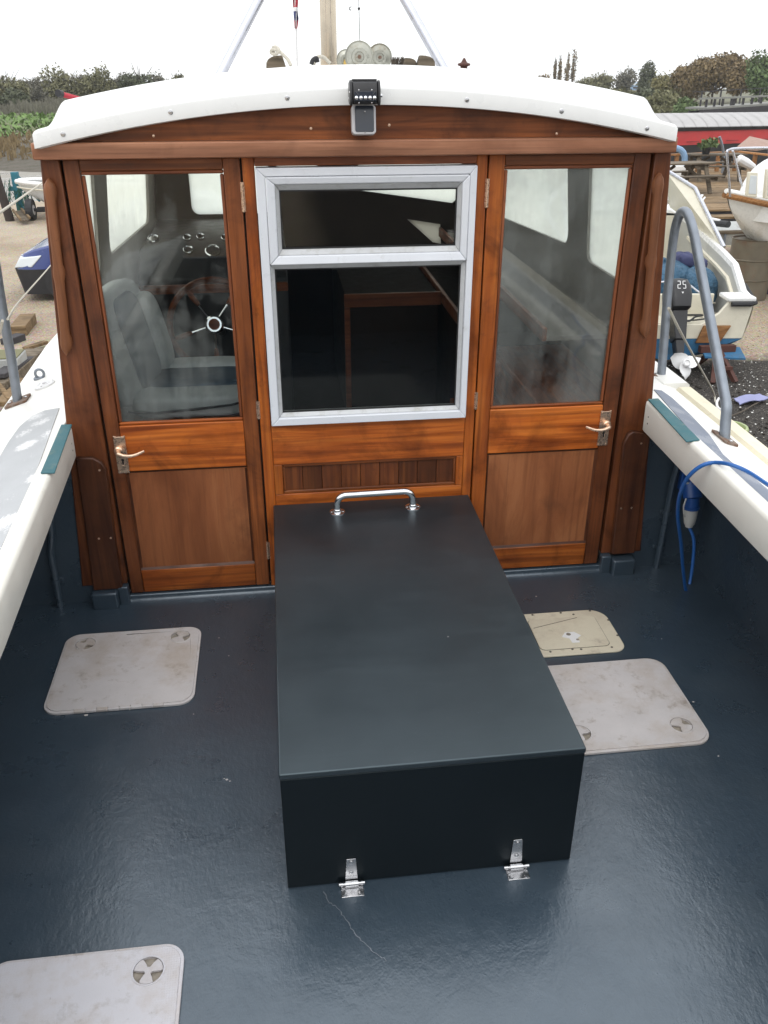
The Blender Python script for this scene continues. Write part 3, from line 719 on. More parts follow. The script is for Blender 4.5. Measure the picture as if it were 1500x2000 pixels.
ring('frame_bar', 'upvc', win, WX0, WX1, WZ0, WZ1, (.030, .024, .027, .030), -.020, .030, .003)
ring('frame_bar', 'upvc_soft', win, .0435, .7300, .768, 1.330, (.014, .014, .018, .014), -.008, .030, .002, yin=.004)
# opening top light
ring('sash_bar', 'upvc', win, .0440, .7295, 1.3310, 1.6145, (.030, .024, .024, .030), -.024, .012, .004, yin=-.018)
ring('sash_bar', 'upvc_soft', win, .0745, .7050, 1.3615, 1.5900, (.013, .013, .020, .018), -.013, .012, .002, yin=.004)
ring('gasket', 'gasket', win, .0876, .6919, 1.3796, 1.5699, .004, .002, .010, 0)
box('glass_pane', 'clear_glass', win, .090, .690, .0115, .0155, 1.382, 1.568, 0)
ring('gasket', 'gasket', win, .0576, .7159, .7821, 1.3119, .004, .004, .012, 0)
box('glass_pane', 'clear_glass', win, .060, .7135, .0125, .0165, .784, 1.310, 0)

# moulded white roof
roof_hw = 1.038
def hsm(a, b, t): t = min(1, max(0, (t-a)/(b-a))); return t*t*(3-2*t)
xs = sorted(set([round(v, 4) for v in list(np.linspace(-roof_hw, roof_hw, 61))+[s*(roof_hw-d) for s in (-1, 1) for d in (.0, .004, .012, .02, .03, .04, .05, .06, .07, .08, .09, .10, .11, .12, .13, .14, .16, .18)]]))
ys = [-.066, -.064, -.058, -.045, -.03, -.02, -.01, 0, .01, .02, .03, .04, .05, .06, .07, .08, .10, .13, .2, .4, .8, 1.3, 1.8, 2.3, 2.6, 2.75, 2.85, 2.92, 2.97, 3.0]
rows = []
for y in ys:
    row = []
    for dx in xs:
        x = XC-.006+dx
        d_s = roof_hw-abs(dx); d_a = y+.066; d_f = 3.0-y
        base = roof_c(x)
        rise = hsm(.034, .092, d_s)**.8*hsm(.02, .105, d_a)*hsm(.0, .25, d_f)
        edge = min(d_s, d_a, d_f); lip = -.010*(1-min(1, edge/.010))**2
        z = base+(roof_t(x)-base)*rise+lip-.012*max(0, y)
        row.append((x, y, z))
    rows.append(row)
m = MB().grid(rows); nx = len(xs); ny = len(ys); k0 = len(m.v)
loop = [(0, j) for j in range(nx)]+[(i, nx-1) for i in range(1, ny)]+[(ny-1, j) for j in range(nx-2, -1, -1)]+[(i, 0) for i in range(ny-2, 0, -1)]
L = len(loop)
for i, j in loop: x, y, z = rows[i][j]; m.v.append((x, y, roof_b(x)-.012*max(0, y)-(.006 if abs(x-XC) > 1.05 else 0)))
for i, j in loop:
    x, y, z = rows[i][j]; cx = XC+(x-XC)*.985; m.v.append((cx, min(max(y, -.052), 2.98), roof_b(x)-.012*max(0, y)-.002))
for q in range(L):
    a, b = loop[q], loop[(q+1) % L]
    m.f.append((a[0]*nx+a[1], b[0]*nx+b[1], k0+(q+1) % L, k0+q)); m.f.append((k0+q, k0+(q+1) % L, k0+L+(q+1) % L, k0+L+q))
roof = m.build('roof', 'gelcoat', boat, smooth=True, angle=60)
for u, v in ((123, 262), (333, 219), (561, 191), (912, 195), (1097, 217), (1264, 251)):
    p = B(u, v, y=-.0665)
    s_ = MB().lathe([(.0075, -.002), (.0075, .001), (.006, .0022), (0, .0028)], p, (0, -1, 0), 12).build('screw', 'steel', roof)

# wheelhouse side walls, front, with rounded side windows
for s in (-1, 1):
    def P(y, z): return (y, z)
    w1 = rrect(.16, .74, 1.16, 1.60, .05); w1 = [(y, z) for y, z in w1]
    def skew(pts, k, y0): return [(y+(z-1.16)*.12*(1 if True else 0), z-(y-y0)*k) for y, z in pts]
    w2 = skew(rrect(1.0, 2.45, 1.18, 1.60, .07), .06, 1.0)
    outer = [(.036, ZD-.1), (2.8, ZD-.1), (2.8, 1.68), (.036, 1.70)]
    m = MB().prism(outer, 0, .03, 'x', holes=[w1, w2])
    sh = Matrix(((1, 0, -.075*s, 0), (0, 1, 0, 0), (0, 0, 1, 0), (0, 0, 0, 1)))     # tumblehome: lean in with height
    x0 = wall_x(0, s)
    m.xf(Matrix.Translation((x0 if s < 0 else x0-.03, 0, 0)) @ sh)
    m.build('wheelhouse_side', 'interior_wall', boat)
    for w in (w1, w2):
        cy = sum(p[0] for p in w)/len(w); cz = sum(p[1] for p in w)/len(w)
        MB().prism([(cy+(a-cy)*1.01, cz+(b-cz)*1.01) for a, b in w], .012, .017, 'x').xf(Matrix.Translation((x0 if s < 0 else x0-.03, 0, 0)) @ sh).build('side_window', 'fogged_window', boat)
outer = [(wall_x(.7, -1), .05), (wall_x(.7, 1), .05), (wall_x(1.7, 1), 1.68), (wall_x(1.7, -1), 1.68)]
fw = [rrect(-.45, .05, 1.075, 1.56, .05), rrect(.10, .36, 1.24, 1.58, .04)]
qa, qb = B(700, 372, y=2.8), B(884, 397, y=2.8)
fw.append([(qa.x, qa.z), (qb.x, qb.z), (qb.x+.06, qb.z+.05), (qb.x+.05, 1.56), (qa.x, 1.58)])
fw.append([(B(u, v, y=2.8).x, B(u, v, y=2.8).z) for u, v in ((795, 428), (846, 474), (862, 477), (861, 438))])
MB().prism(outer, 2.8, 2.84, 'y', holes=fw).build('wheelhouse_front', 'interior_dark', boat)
for w in fw: MB().prism(w, 2.815, 2.82, 'y').build('front_window', 'dim_window' if len(w) == 4 else 'fogged_window', boat)
# inside
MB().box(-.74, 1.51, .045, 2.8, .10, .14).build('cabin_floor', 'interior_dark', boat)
MB().box(-.60, 1.38, .045, 2.8, 1.655, 1.665).build('headlining', 'dash', boat)
dash = MB().prism([(1.55, .14), (2.8, .14), (2.8, 1.05), (1.80, 1.05), (1.62, .93), (1.62, .80)], -.66, .12, 'x').build('dashboard', 'dash', boat, bevel=.01)
box('dash_trim', 'mahogany_x', boat, -.66, .12, 1.595, 1.62, .86, .905, .004)
for u, v, rr in ((300, 468, .030), (366, 466, .022), (392, 464, .022), (440, 466, .022), (368, 490, .027), (416, 492, .042)):
    d_ = _ray(u, v); # meets the sloping instrument face
    nrm = Vector((0, -.23, .33)).normalized(); p0 = Vector((0, 1.62, .93)); k = (p0-CAM).dot(nrm)/d_.dot(nrm); p = CAM+d_*k
    g_ = MB().lathe([(rr, 0), (rr, .012), (rr*.86, .016), (rr*.84, .010)], p, nrm, 24).build('gauge', 'chrome', boat, smooth=True)
    MB().lathe([(rr*.84, .0), (rr*.84, .009), (0, .009)], p, nrm, 24).build('gauge_face', 'gasket', g_)
MB().lathe([(.05, 0), (.055, .02), (.045, .05), (.02, .07), (0, .072)], (-.13, 2.2, 1.05), (0, 0, 1), 20).build('compass_base', 'black', boat, smooth=True)
MB().lathe([(.075, 0), (.075, .03), (.05, .05), (0, .052)], (-.13, 2.2, 1.19), (0, -1, 0), 24).build('compass', 'black', boat, smooth=True)
# steering wheel
sw = part_empty('steering_wheel', boat)
wc = B(419, 634, y=1.18); ax = Vector((0, -.94, .34)).normalized(); e1 = Vector((1, 0, 0)); e2 = e1.cross(ax)*-1
if e2.z < 0: e2 = -e2
def wp(a, r, h=0): return wc+(e1*cos(R(a))+e2*sin(R(a)))*r+ax*h
MB().tube([wp(a, .215) for a in range(0, 361, 10)], .016, 10, cap=False).build('rim', 'mahogany_x', sw, smooth=True)
MB().lathe([(.046, -.01), (.046, .012), (.036, .02), (.030, .02), (.030, .016), (0, .016)], wc, ax, 24).build('hub', 'chrome', sw, smooth=True)
MB().lathe([(.027, .0), (.027, .024), (0, .028)], wc, ax, 20).build('hub_cap', 'mahogany_x', sw, smooth=True)
for a in (-90, -162, 126, 54, -18):
    MB().tube([wp(a, .03), wp(a, .20)], .0055, 8).build('spoke', 'chrome', sw)
    MB().tube([wp(a, .115), wp(a, .13), wp(a, .16), wp(a, .19), wp(a, .20)], [.008, .012, .014, .012, .010], 10).build('spoke_grip', 'mahogany_x', sw, smooth=True)
MB().tube([wc, wc-ax*.5], .025, 10).build('column', 'dash', sw)
# starboard lockers, shelf and companionway seen through the panes
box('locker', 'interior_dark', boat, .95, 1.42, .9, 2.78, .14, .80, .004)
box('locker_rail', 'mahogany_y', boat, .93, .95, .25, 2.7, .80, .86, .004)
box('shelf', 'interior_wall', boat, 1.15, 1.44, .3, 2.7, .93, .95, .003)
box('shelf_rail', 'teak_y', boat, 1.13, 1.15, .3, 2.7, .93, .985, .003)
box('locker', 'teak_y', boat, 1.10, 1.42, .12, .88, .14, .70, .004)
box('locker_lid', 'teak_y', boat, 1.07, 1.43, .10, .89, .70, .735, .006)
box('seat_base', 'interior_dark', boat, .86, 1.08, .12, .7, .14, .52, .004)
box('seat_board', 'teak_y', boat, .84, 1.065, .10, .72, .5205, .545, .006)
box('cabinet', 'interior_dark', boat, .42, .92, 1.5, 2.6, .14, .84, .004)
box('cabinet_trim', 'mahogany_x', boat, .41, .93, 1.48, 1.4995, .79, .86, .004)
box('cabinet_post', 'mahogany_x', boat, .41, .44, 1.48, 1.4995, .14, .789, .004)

# ------------------------------------------------------------------ engine box on the cockpit floor
BX0, BX1, BY0, BY1, BH = 0.0, .779, -1.476, -.022, .408
eb = thing('engine_box', (.39, -.75, 0), 'long dark blue-grey hinged engine box in the middle of the cockpit floor', 'engine box', boat=True)
t_ = .018
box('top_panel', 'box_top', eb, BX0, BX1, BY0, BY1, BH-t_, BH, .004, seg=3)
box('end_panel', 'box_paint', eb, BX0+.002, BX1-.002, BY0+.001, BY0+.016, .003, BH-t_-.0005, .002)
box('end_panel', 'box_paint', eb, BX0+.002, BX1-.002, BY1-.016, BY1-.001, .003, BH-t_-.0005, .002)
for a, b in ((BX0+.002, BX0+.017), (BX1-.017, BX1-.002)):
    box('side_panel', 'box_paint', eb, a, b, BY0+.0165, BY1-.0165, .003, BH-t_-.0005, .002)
hp = part_empty('grab_handle', eb)
hx0, hx1, hy0, hy1 = .245, .540, -.112, -.106; hz = BH+.072
pts = [(hx0, hy0, BH+.004), (hx0, hy0, BH+.036)]
for a in np.linspace(180, 90, 8): pts.append((hx0+.036+.036*cos(R(a)), hy0, hz-.036+.036*sin(R(a))))
for a in np.linspace(90, 0, 8): pts.append((hx1-.036+.036*cos(R(a)), hy1, hz-.036+.036*sin(R(a))))
pts += [(hx1, hy1, BH+.036), (hx1, hy1, BH+.004)]
MB().tube(pts, .0128, 18).build('grip_bar', 'chrome', hp, smooth=True)
for x, y in ((hx0, hy0), (hx1, hy1)):
    MB().lathe([(.030, 0), (.030, .0025), (.027, .004), (.016, .0042), (.016, .014), (.0135, .016)], (x, y, BH), n=28).build('flange', 'chrome', hp, smooth=True)
    for sx in (-.022, .022): MB().lathe([(.004, .0), (.003, .0016), (0, .002)], (x+sx, y-.002, BH+.0041), n=8).build('screw', 'steel', hp)
for x, z0, z1 in ((.172, .018, .094), (.622, .018, .104)):
    h = part_empty('hinge', eb); y = BY0
    MB().hexa([(x-.017, y-.0035, z0), (x+.017, y-.0035, z0), (x+.0125, y-.0035, z1), (x-.0125, y-.0035, z1)], [(x-.017, y-.0002, z0), (x+.017, y-.0002, z0), (x+.0125, y-.0002, z1), (x-.0125, y-.0002, z1)]).build('strap', 'steel', h, bevel=.0008)
    MB().tube([(x-.031, y-.011, .010), (x+.031, y-.011, .010)], .0045, 12).build('pin', 'steel', h, smooth=True)
    for sx in (-.0295, .0295): MB().tube([(x+sx-.005, y-.011, .010), (x+sx+.005, y-.011, .010)], .0062, 12).build('pin_end', 'steel', h, smooth=True)
    MB().tube([(x-.0175, y-.011, .010), (x+.0175, y-.011, .010)], .0085, 14).build('knuckle', 'steel', h, smooth=True)
    box('floor_leaf', 'steel', h, x-.030, x+.030, y-.046, y-.012, .0, .003, .001)
    for px, pz in ((x, z0+.026), (x, z1-.011)): MB().lathe([(.0062, 0), (.0052, .003), (0, .0038)], (px, y-.0035, pz), (0, -1, 0), 12).build('screw', 'steel', h, smooth=True)
    for px in (x-.021, x+.021): MB().lathe([(.0062, 0), (.0052, .0032), (0, .004)], (px, y-.038, .003), n=12).build('screw', 'steel', h, smooth=True)

# ------------------------------------------------------------------ deck hatches
def latch(parent, x, y, z, r, mat, rot, grime='grime', arms=3):
    l = MB().prism(circ(x, y, r*1.02, 28), z-.0115, z-.0085).build('latch', 'hatch_dirty', parent)
    m = MB().prism(circ(x, y, r*1.12, 32), z-.001, z+.0012, holes=[circ(x, y, r, 32)]); m.build('latch_rim', mat, l, bevel=.0005)
    # three-armed turning handle with finger hollows between the arms
    pts = []
    for k in range(72):
        a = 2*pi*k/72; c = cos(arms*(a-rot)); w = hsm(-.75, -.1, c) if arms == 2 else hsm(-.60, .15, c)
        pts.append((x+(r*.26+(r*.70)*w)*cos(a), y+(r*.26+(r*.70)*w)*sin(a)))
    MB().prism(pts, z-.0062, z+.0008).build('latch_handle', mat, l, bevel=.0012)
def hatch(label, x0, x1, y0, y1, mat, latches, rad=.055, th=.012, hinge=None, group='locker hatches set in the cockpit floor', lip=0, arms=3):
    h = thing('deck_hatch', ((x0+x1)/2, (y0+y1)/2, 0), label, 'hatch', group, boat=True)
    holes = [circ(x, y, r, 32) for x, y, r, a in latches]
    MB().prism(rrect(x0, x1, y0, y1, rad, 8), .0005, th*.72, holes=[circ(x, y, r*1.01, 32) for x, y, r, a in latches]).build('hatch_rim', mat, h, bevel=.003)
    MB().prism(rrect(x0+.008, x1-.008, y0+.010, y1-.008, rad-.006, 8), th*.6, th, holes=holes).build('hatch_lid', mat, h, bevel=.0012)
    for x, y, r, a in latches: latch(h, x, y, th, r, mat, a, arms=arms)
    if hinge:
        a, b, n = hinge; w = (b-a)/n
        for i in range(n):
            MB().box(a+i*w+.0012, a+(i+1)*w-.0012, y0-.001-(.001 if i % 2 else 0), y0+.013, .001, th+.0005).build('hinge_knuckle', mat, h, bevel=.003)
    return h
hatch('grey floor hatch with two round latches, on the port side between engine box and coaming', -.806, -.300, -.692, -.236, 'hatch_grey', [(-.727, -.305, .036, .55), (-.377, -.301, .036, 1.2)], hinge=(-.70, -.40, 8), arms=2)
hatch('grey diamond-textured floor hatch at the bottom edge of the picture, with a deep three-armed latch', -.725, -.255, -2.07, -1.607, 'hatch_rough', [(-.338, -1.676, .036, .45)], rad=.05)
hatch('larger stained grey floor hatch half hidden by the engine box on the starboard side', .885, 1.385, -1.090, -.640, 'hatch_grey', [(1.308, -1.003, .036, 2.1), (.962, -1.000, .036, .9)], rad=.06, arms=2)
ih = thing('inspection_hatch', (1.11, -.44, 0), 'small cream screwed-down inspection hatch with scratches beside the engine box', 'hatch', boat=True)
MB().prism(rrect(.935, 1.285, -.585, -.308, [.07, .03, .03, .045], 8), .0005, .008).build('hatch_frame', 'hatch_cream', ih, bevel=.0025)
MB().prism(rrect(.963, 1.232, -.548, -.352, .022, 6), .0075, .0105).build('hatch_lid', 'hatch_cream', ih, bevel=.001)
MB().prism([(a, b) for a, b in rrect(.961, 1.234, -.5505, -.350, .024, 6)], .0076, .0083).build('lid_gap', 'grime', ih)
for u, v in ((1040, 1201), (1095, 1197), (1120, 1200), (1152, 1193), (1188, 1211), (1206, 1241), (1195, 1264), (1135, 1268), (1075, 1273), (1118, 1268)):
    p = B(u, v, z=.008)
    MB().lathe([(.0050, 0), (.0046, .001), (0, .0014)], (p.x, p.y, .008), n=10).build('screw', 'grime', ih)
lt = MB().prism([(1.092, -.520), (1.122, -.520), (1.122, -.492), (1.140, -.478), (1.120, -.452), (1.084, -.452), (1.064, -.478), (1.090, -.492)], .0106, .0122).build('turn_latch', 'white_plastic', ih, bevel=.001)
MB().prism(circ(1.094, -.466, .009, 14), .0123, .0128).build('latch_hole', 'hatch_dirty', lt)
MB().prism(circ(1.118, -.503, .006, 14), .0123, .0128).build('latch_hole', 'hatch_dirty', lt)
p, q = B(1042, 1227, z=.011), B(1127, 1206, z=.011)
MB().beam((p.x, p.y, .0107), (q.x, q.y, .0107), .0022, .0012).build('scratch', 'grime', ih)
# cracked paint line and a few flecks on the floor
pts = [B(u, v, z=.0006) for u, v in ((632, 1740), (645, 1762), (661, 1776), (680, 1801), (697, 1828), (720, 1850), (738, 1866), (757, 1878))]
m = MB(); prev = None
pp = [p+Vector((random.uniform(-.003, .003), random.uniform(-.003, .003), 0)) for p in smooth_path(pts, 5)]
for i in range(len(pp)-1):
    d = (pp[i+1]-pp[i]); nrm = Vector((-d.y, d.x, 0)).normalized()*random.uniform(.0005, .0014)
    m.hexa([pp[i]-nrm, pp[i+1]-nrm, pp[i+1]+nrm, pp[i]+nrm], [v+Vector((0, 0, .0008)) for v in (pp[i]-nrm, pp[i+1]-nrm, pp[i+1]+nrm, pp[i]+nrm)])
m.build('paint_crack', 'galvanised', boat)
m = MB()
for u, v, r in ((443, 1523, .004), (449, 1526, .003), (438, 1521, .002), (1047, 1165, .0035), (428, 1246, .002), (447, 1281, .002), (1354, 1371, .003), (1403, 1477, .0025), (1292, 1248, .002), (378, 1395, .002), (253, 1387, .002), (168, 1397, .006), (875, 1244, .0015)):
    p = B(u, v, z=0 if u != 875 else BH); k = 7
    m.prism([(p.x+r*random.uniform(.5, 1)*cos(2*pi*i/k)*1.5, p.y+r*random.uniform(.5, 1)*sin(2*pi*i/k)) for i in range(k)], p.z+.0005, p.z+.0015)
m.build('paint_flecks', 'hatch_grey', None, boat=True, kind='stuff', label='pale paint flecks and crumbs scattered on the dark cockpit floor')

# ------------------------------------------------------------------ lamps over the doors
lb = thing('work_lamp', (.365, -.10, 1.85), 'black finned LED work lamp on the edge of the white roof', 'lamp', boat=True)
cx, w = .3645, .047
pr = [(-.075, 1.892), (-.118, 1.900), (-.130, 1.896), (-.142, 1.874), (-.142, 1.843), (-.132, 1.834), (-.085, 1.836), (-.072, 1.850)]
MB().prism(pr, cx-w+.008, cx+w-.008, 'x').build('lamp_body', 'black', lb, bevel=.003)
for s in (-1, 1):
    MB().prism([(a-.003, b+(.002 if b > 1.85 else -.002)) for a, b in pr], *(sorted((cx+s*w, cx+s*(w-.0075)))), 'x').build('end_cap', 'black', lb, bevel=.002)
    for a, b in ((-.13, 1.868), (-.095, 1.85)): MB().lathe([(.0035, 0), (.003, .0015), (0, .002)], (cx+s*w, a, b), (s, 0, 0), 8).build('screw', 'steel', lb)
for i in range(7): box('cooling_fin', 'black', lb, cx-w+.009, cx+w-.009, -.078-.0065*i-.0022, -.078-.0065*i, 1.890, 1.9005+.0007*i, .0006)
box('lens', 'solar', lb, cx-.034, cx+.034, -.1440, -.1422, 1.845, 1.871, .0006)
for i in range(5):
    x = cx-.028+i*.014
    MB().lathe([(.0062, 0), (.0050, .003), (.002, .0048), (0, .005)], (x, -.1441, 1.8535), (0, -1, .25), 14).build('led_reflector', 'chrome', lb, smooth=True)
for s in (-1, 1): MB().beam((cx+s*.030, -.1445, 1.8705), (cx+s*.022, -.1445, 1.8635), .0035, .001).build('led_reflector', 'chrome', lb)
for sx in (-.02, .02):
    for z in (1.8745, 1.8395): MB().lathe([(.0028, 0), (.002, .001), (0, .0013)], (cx+sx, -.1422, z), (0, -1, 0), 8).build('screw', 'steel', lb)
box('bracket', 'black', lb, cx-.02, cx+.02, -.090, -.0665, 1.850, 1.860, .001)
MB().tube([(cx+w, -.100, 1.858), (cx+w+.010, -.100, 1.858)], .005, 8).build('bolt', 'steel', lb)
sp = thing('solar_lamp', (.367, -.03, 1.78), 'small grey-framed solar lamp on the varnished arch under the work lamp', 'lamp', boat=True)
def tilt_pr(x0, x1, z0, z1, r, y0, y1, name, mat, par, bev):
    MB().prism(rrect(x0, x1, z0, z1, r, 5), y0, y1, 'y').xf(Matrix.Translation((0, -.03, 1.78)) @ Matrix.Rotation(R(-9), 4, 'X') @ Matrix.Translation((0, .03, -1.78))).build(name, mat, par, bevel=bev)
tilt_pr(.328, .405, 1.738, 1.826, .012, -.072, -.030, 'lamp_case', 'grey_plastic', sp, .003)
tilt_pr(.338, .398, 1.746, 1.822, .006, -.0745, -.0715, 'solar_panel', 'solar', sp, .001)
box('mount', 'black', sp, .345, .390, -.034, -.0125, 1.76, 1.80, .002)
for z in (1.752, 1.812): MB().lathe([(.002, 0), (.002, .002), (0, .0022)], (.369, -.080, z), (0, -1, 0), 8).build('screw', 'steel', sp)

# ------------------------------------------------------------------ shore power: socket, plug and blue cable
so_ = thing('power_socket', (1.678, -.03, .42), 'blue shore power socket on the painted bulkhead under the starboard coaming', 'socket', boat=True)
sx, sz = 1.712, .415
MB().prism(rrect(sx-.042, sx+.042, sz-.045, sz+.05, .012), -.030, .0, 'y').build('socket_box', 'plug_blue', so_, bevel=.004)
axs = Vector((0, -.5, -.87)).normalized()
MB().lathe([(.036, -.01), (.038, .03), (.038, .058), (.033, .060)], (sx, -.040, sz-.005), axs, 24).build('socket_barrel', 'plug_blue', so_, smooth=True)
MB().prism(rrect(sx-.036, sx+.036, sz+.01, sz+.075, .012), -.062, -.050, 'y').build('socket_lid', 'plug_blue', so_, bevel=.003)
MB().tube([(sx-.036, -.056, sz+.01), (sx+.036, -.056, sz+.01)], .007, 10).build('lid_hinge', 'plug_white', so_, smooth=True)
pc = thing('power_cable', (1.5, -.4, .4), 'blue shore power cable looped over the starboard coaming with a blue and white plug', 'cable', boat=True)
pa = Vector((sx, -.040, sz-.005))+axs*.05; pe = pa+Vector((.004, -.008, -.125))
MB().lathe([(.030, 0), (.030, .045), (.034, .046), (.034, .056), (.029, .058)], pa, pe-pa, 20).build('plug_collar', 'plug_blue', pc, smooth=True)
MB().lathe([(.029, .05), (.029, .065), (.026, .10), (.022, .125), (.017, .132), (.015, .140), (0, .141)], pa, pe-pa, 20).build('plug_body', 'plug_white', pc, smooth=True)
def at(u, v, y): return B(u, v, y=y)
loop = [pe+Vector((0, 0, -.012)), at(1355, 1055, -.10), at(1353, 1100, -.13), at(1347, 1140, -.16), at(1342, 1158, -.19), at(1338, 1145, -.22), at(1333, 1100, -.28), at(1330, 1060, -.34), at(1324, 1010, -.43), at(1326, 975, -.50), at(1336, 945, -.56), at(1350, 925, -.60), at(1372, 909, -.625), at(1396, 903.5, -.64)]
loop += [B(1425, 907, z=ZD+.030), B(1460, 921, z=ZD+.026), B(1500, 947, z=ZD+.04), B(1540, 975, z=ZD+.04), Vector((1.75, -.95, .5)), Vector((1.9, -1.1, -.2)), Vector((2.1, -1.3, -.93))]
MB().tube(smooth_path(loop, 8), .0068, 8).build('cable', 'cable_blue', pc, smooth=True)
wt = [pa+Vector((-.036, -.02, -.0)), pa+Vector((-.046, -.03, -.03)), pa+Vector((-.040, -.03, -.065)), pa+Vector((-.028, -.02, -.085))]
MB().tube(smooth_path(wt, 6), .003, 6).build('cap_strap', 'plug_white', pc, smooth=True)

# ------------------------------------------------------------------ helm seat behind the left door
hs = thing('helm_seat', (-.33, .55, .14), 'grey and dark blue padded helm seat behind the misted port door', 'seat', boat=True)
def cushion(pts_fn, name, mat):
    rows = [[pts_fn(i/16, j/24) for j in range(25)] for i in range(17)]
    return MB().grid(rows).build(name, mat, hs, smooth=True, angle=80)
def pad(x0, x1, y0, y1, z0, z1, ex, name, mat, M=None):
    m = MB(); rows = []
    for i in range(25):
        ph = -pi/2+pi*i/24; row = []
        for j in range(40):
            th = 2*pi*j/40
            f = lambda c, e: math.copysign(abs(c)**e, c)
            row.append(((x0+x1)/2+(x1-x0)/2*f(cos(ph), ex)*f(cos(th), ex), (y0+y1)/2+(y1-y0)/2*f(cos(ph), ex)*f(sin(th), ex), (z0+z1)/2+(z1-z0)/2*f(sin(ph), ex)))
        rows.append(row+[row[0]])
    m.grid(rows)
    if M: m.xf(M)
    return m.build(name, mat, hs, smooth=True, angle=80)
sc_ = Vector((-.32, .50, .70))
pad(-.56, -.085, .30, .70, .655, .755, .35, 'seat_cushion', 'seat_grey')
pad(-.50, -.10, .42, .715, .69, .772, .35, 'seat_insert', 'seat_blue')
pad(-.47, -.10, .62, .735, .70, .790, .4, 'seat_bolster', 'seat_grey')
M_ = Matrix.Translation((-.53, .52, .72)) @ Matrix.Rotation(R(-12), 4, 'Y') @ Matrix.Rotation(R(-16), 4, 'Z')
pad(-.055, .055, -.24, .22, -.02, .44, .42, 'backrest', 'seat_grey', M_)
pad(-.03, .078, -.10, .12, .0, .40, .42, 'backrest_insert', 'seat_blue', M_)
pad(-.02, .105, .10, .22, .02, .36, .5, 'backrest_bolster', 'seat_grey', M_)
MB().tube([(-.56, .30, .70), (-.45, .287, .695), (-.30, .285, .705), (-.15, .290, .715), (-.10, .31, .72)], .005, 8).build('piping', 'gasket', hs, smooth=True)
MB().tube([(-.33, .52, .14), (-.33, .52, .66)], .045, 16).build('pedestal', 'black', hs, smooth=True)

# ------------------------------------------------------------------ gear on the wheelhouse roof
def rt(y, x=XC): return roof_t(x)-.012*max(0, y)
mast = MB().tube([(.384, 1.8, 1.90), (.384, 1.8, 3.6)], .0405, 24).build('mast', 'mast_steel', boat, smooth=True)
MB().lathe([(.075, 0), (.075, .01), (.045, .014), (.045, .05)], (.384, 1.8, rt(1.8)-.002), n=24).build('mast_foot', 'mast_steel', mast, smooth=True)
for s, q in ((-1, (-.122, 1.905)), (1, (.848, 1.920))):
    d = Vector((.384-q[0], 0, 0)); top = Vector((.384+s*.04, 1.5, 2.64)); bot = Vector((q[0]+s*.015, 1.18, q[1]-.02))
    st = MB().tube([bot, top], .021, 14).build('stay', 'alloy', boat, smooth=True)
    MB().lathe([(.035, 0), (.035, .008), (.02, .012)], (bot.x, bot.y, bot.z+.0), n=16).build('stay_foot', 'alloy', st, smooth=True)
hw_group = 'metal hauling discs on the wheelhouse roof'
for lab, u, v, r, y, mt in (('round pale metal hauling disc, the front one of the three beside the mast', 702, 111, .0585, .9, 'disc_metal'),
                        ('dull round hauling disc partly behind the front disc, away from the mast', 742, 112, .052, 1.02, 'disc_metal'),
                        ('small yellow-centred hauling disc tucked against the mast side of the front disc', 676, 117, .040, 1.05, 'disc_metal')):
    c = B(u, v, y=y); o = thing('hauling_disc', (c.x, c.y, c.z-r), lab, 'disc', hw_group, boat=True)
    MB().lathe([(.0, .0), (r*.30, .0), (r*.33, -.004), (r*.52, -.004), (r*.56, .004), (r*.90, .010), (r, .006), (r, .016), (r*.5, .022), (0, .022)], c, (0, 1, .05), 40).build('disc_plate', mt, o, smooth=True, angle=30)
    MB().lathe([(r*.13, .004), (r*.13, -.012), (0, -.013)], c, (0, 1, .05), 10).build('axle_bolt', 'rust', o)
    MB().beam((c.x, c.y+.03, rt(c.y)-.03), (c.x, c.y+.03, c.z), .03, .02).build('disc_bracket', 'galvanised', o)
    if 'yellow' in lab: MB().lathe([(r*.5, 0), (r*.5, -.003), (0, -.004)], c+Vector((0.008, -.006, -.012)), (0, 1, 0), 20).build('disc_face', 'yellow_metal', o)
def chock(lab, u0, u1, v0, vt, y, flip):
    a, b = B(u0, v0, y=y), B(u1, v0, y=y); h = B(u0, vt, y=y).z-a.z; w = b.x-a.x
    pts = [(a.x, a.z-.02), (b.x, a.z-.02), (b.x, a.z)]
    arc = [(0, 0), (.02, .35), (.12, .65), (.3, .86), (.55, .97), (.8, 1.0), (.86, .94), (1, .05)]
    pts = [(a.x, a.z-.03), (b.x, a.z-.03)]+[(a.x+w*(t if flip else 1-t), a.z+h*k) for t, k in (reversed(arc) if flip else arc)]
    o = MB().prism(pts, y, y+.05, 'y').build('wooden_chock', 'grey_timber', None, boat=True, bevel=.003)
    props(o, lab, 'chock', 'rounded wooden chocks on the wheelhouse roof')
chock('rounded grey wooden chock under the knotted rope, on the port side of the mast', 520, 558, 130, 108, .75, True)
chock('low rounded wooden chock next to the small bristles on the roof', 789, 814, 126, 113, .9, False)
chock('taller rounded wooden chock at the foot of the starboard stay', 816, 850, 127, 108, .88, False)
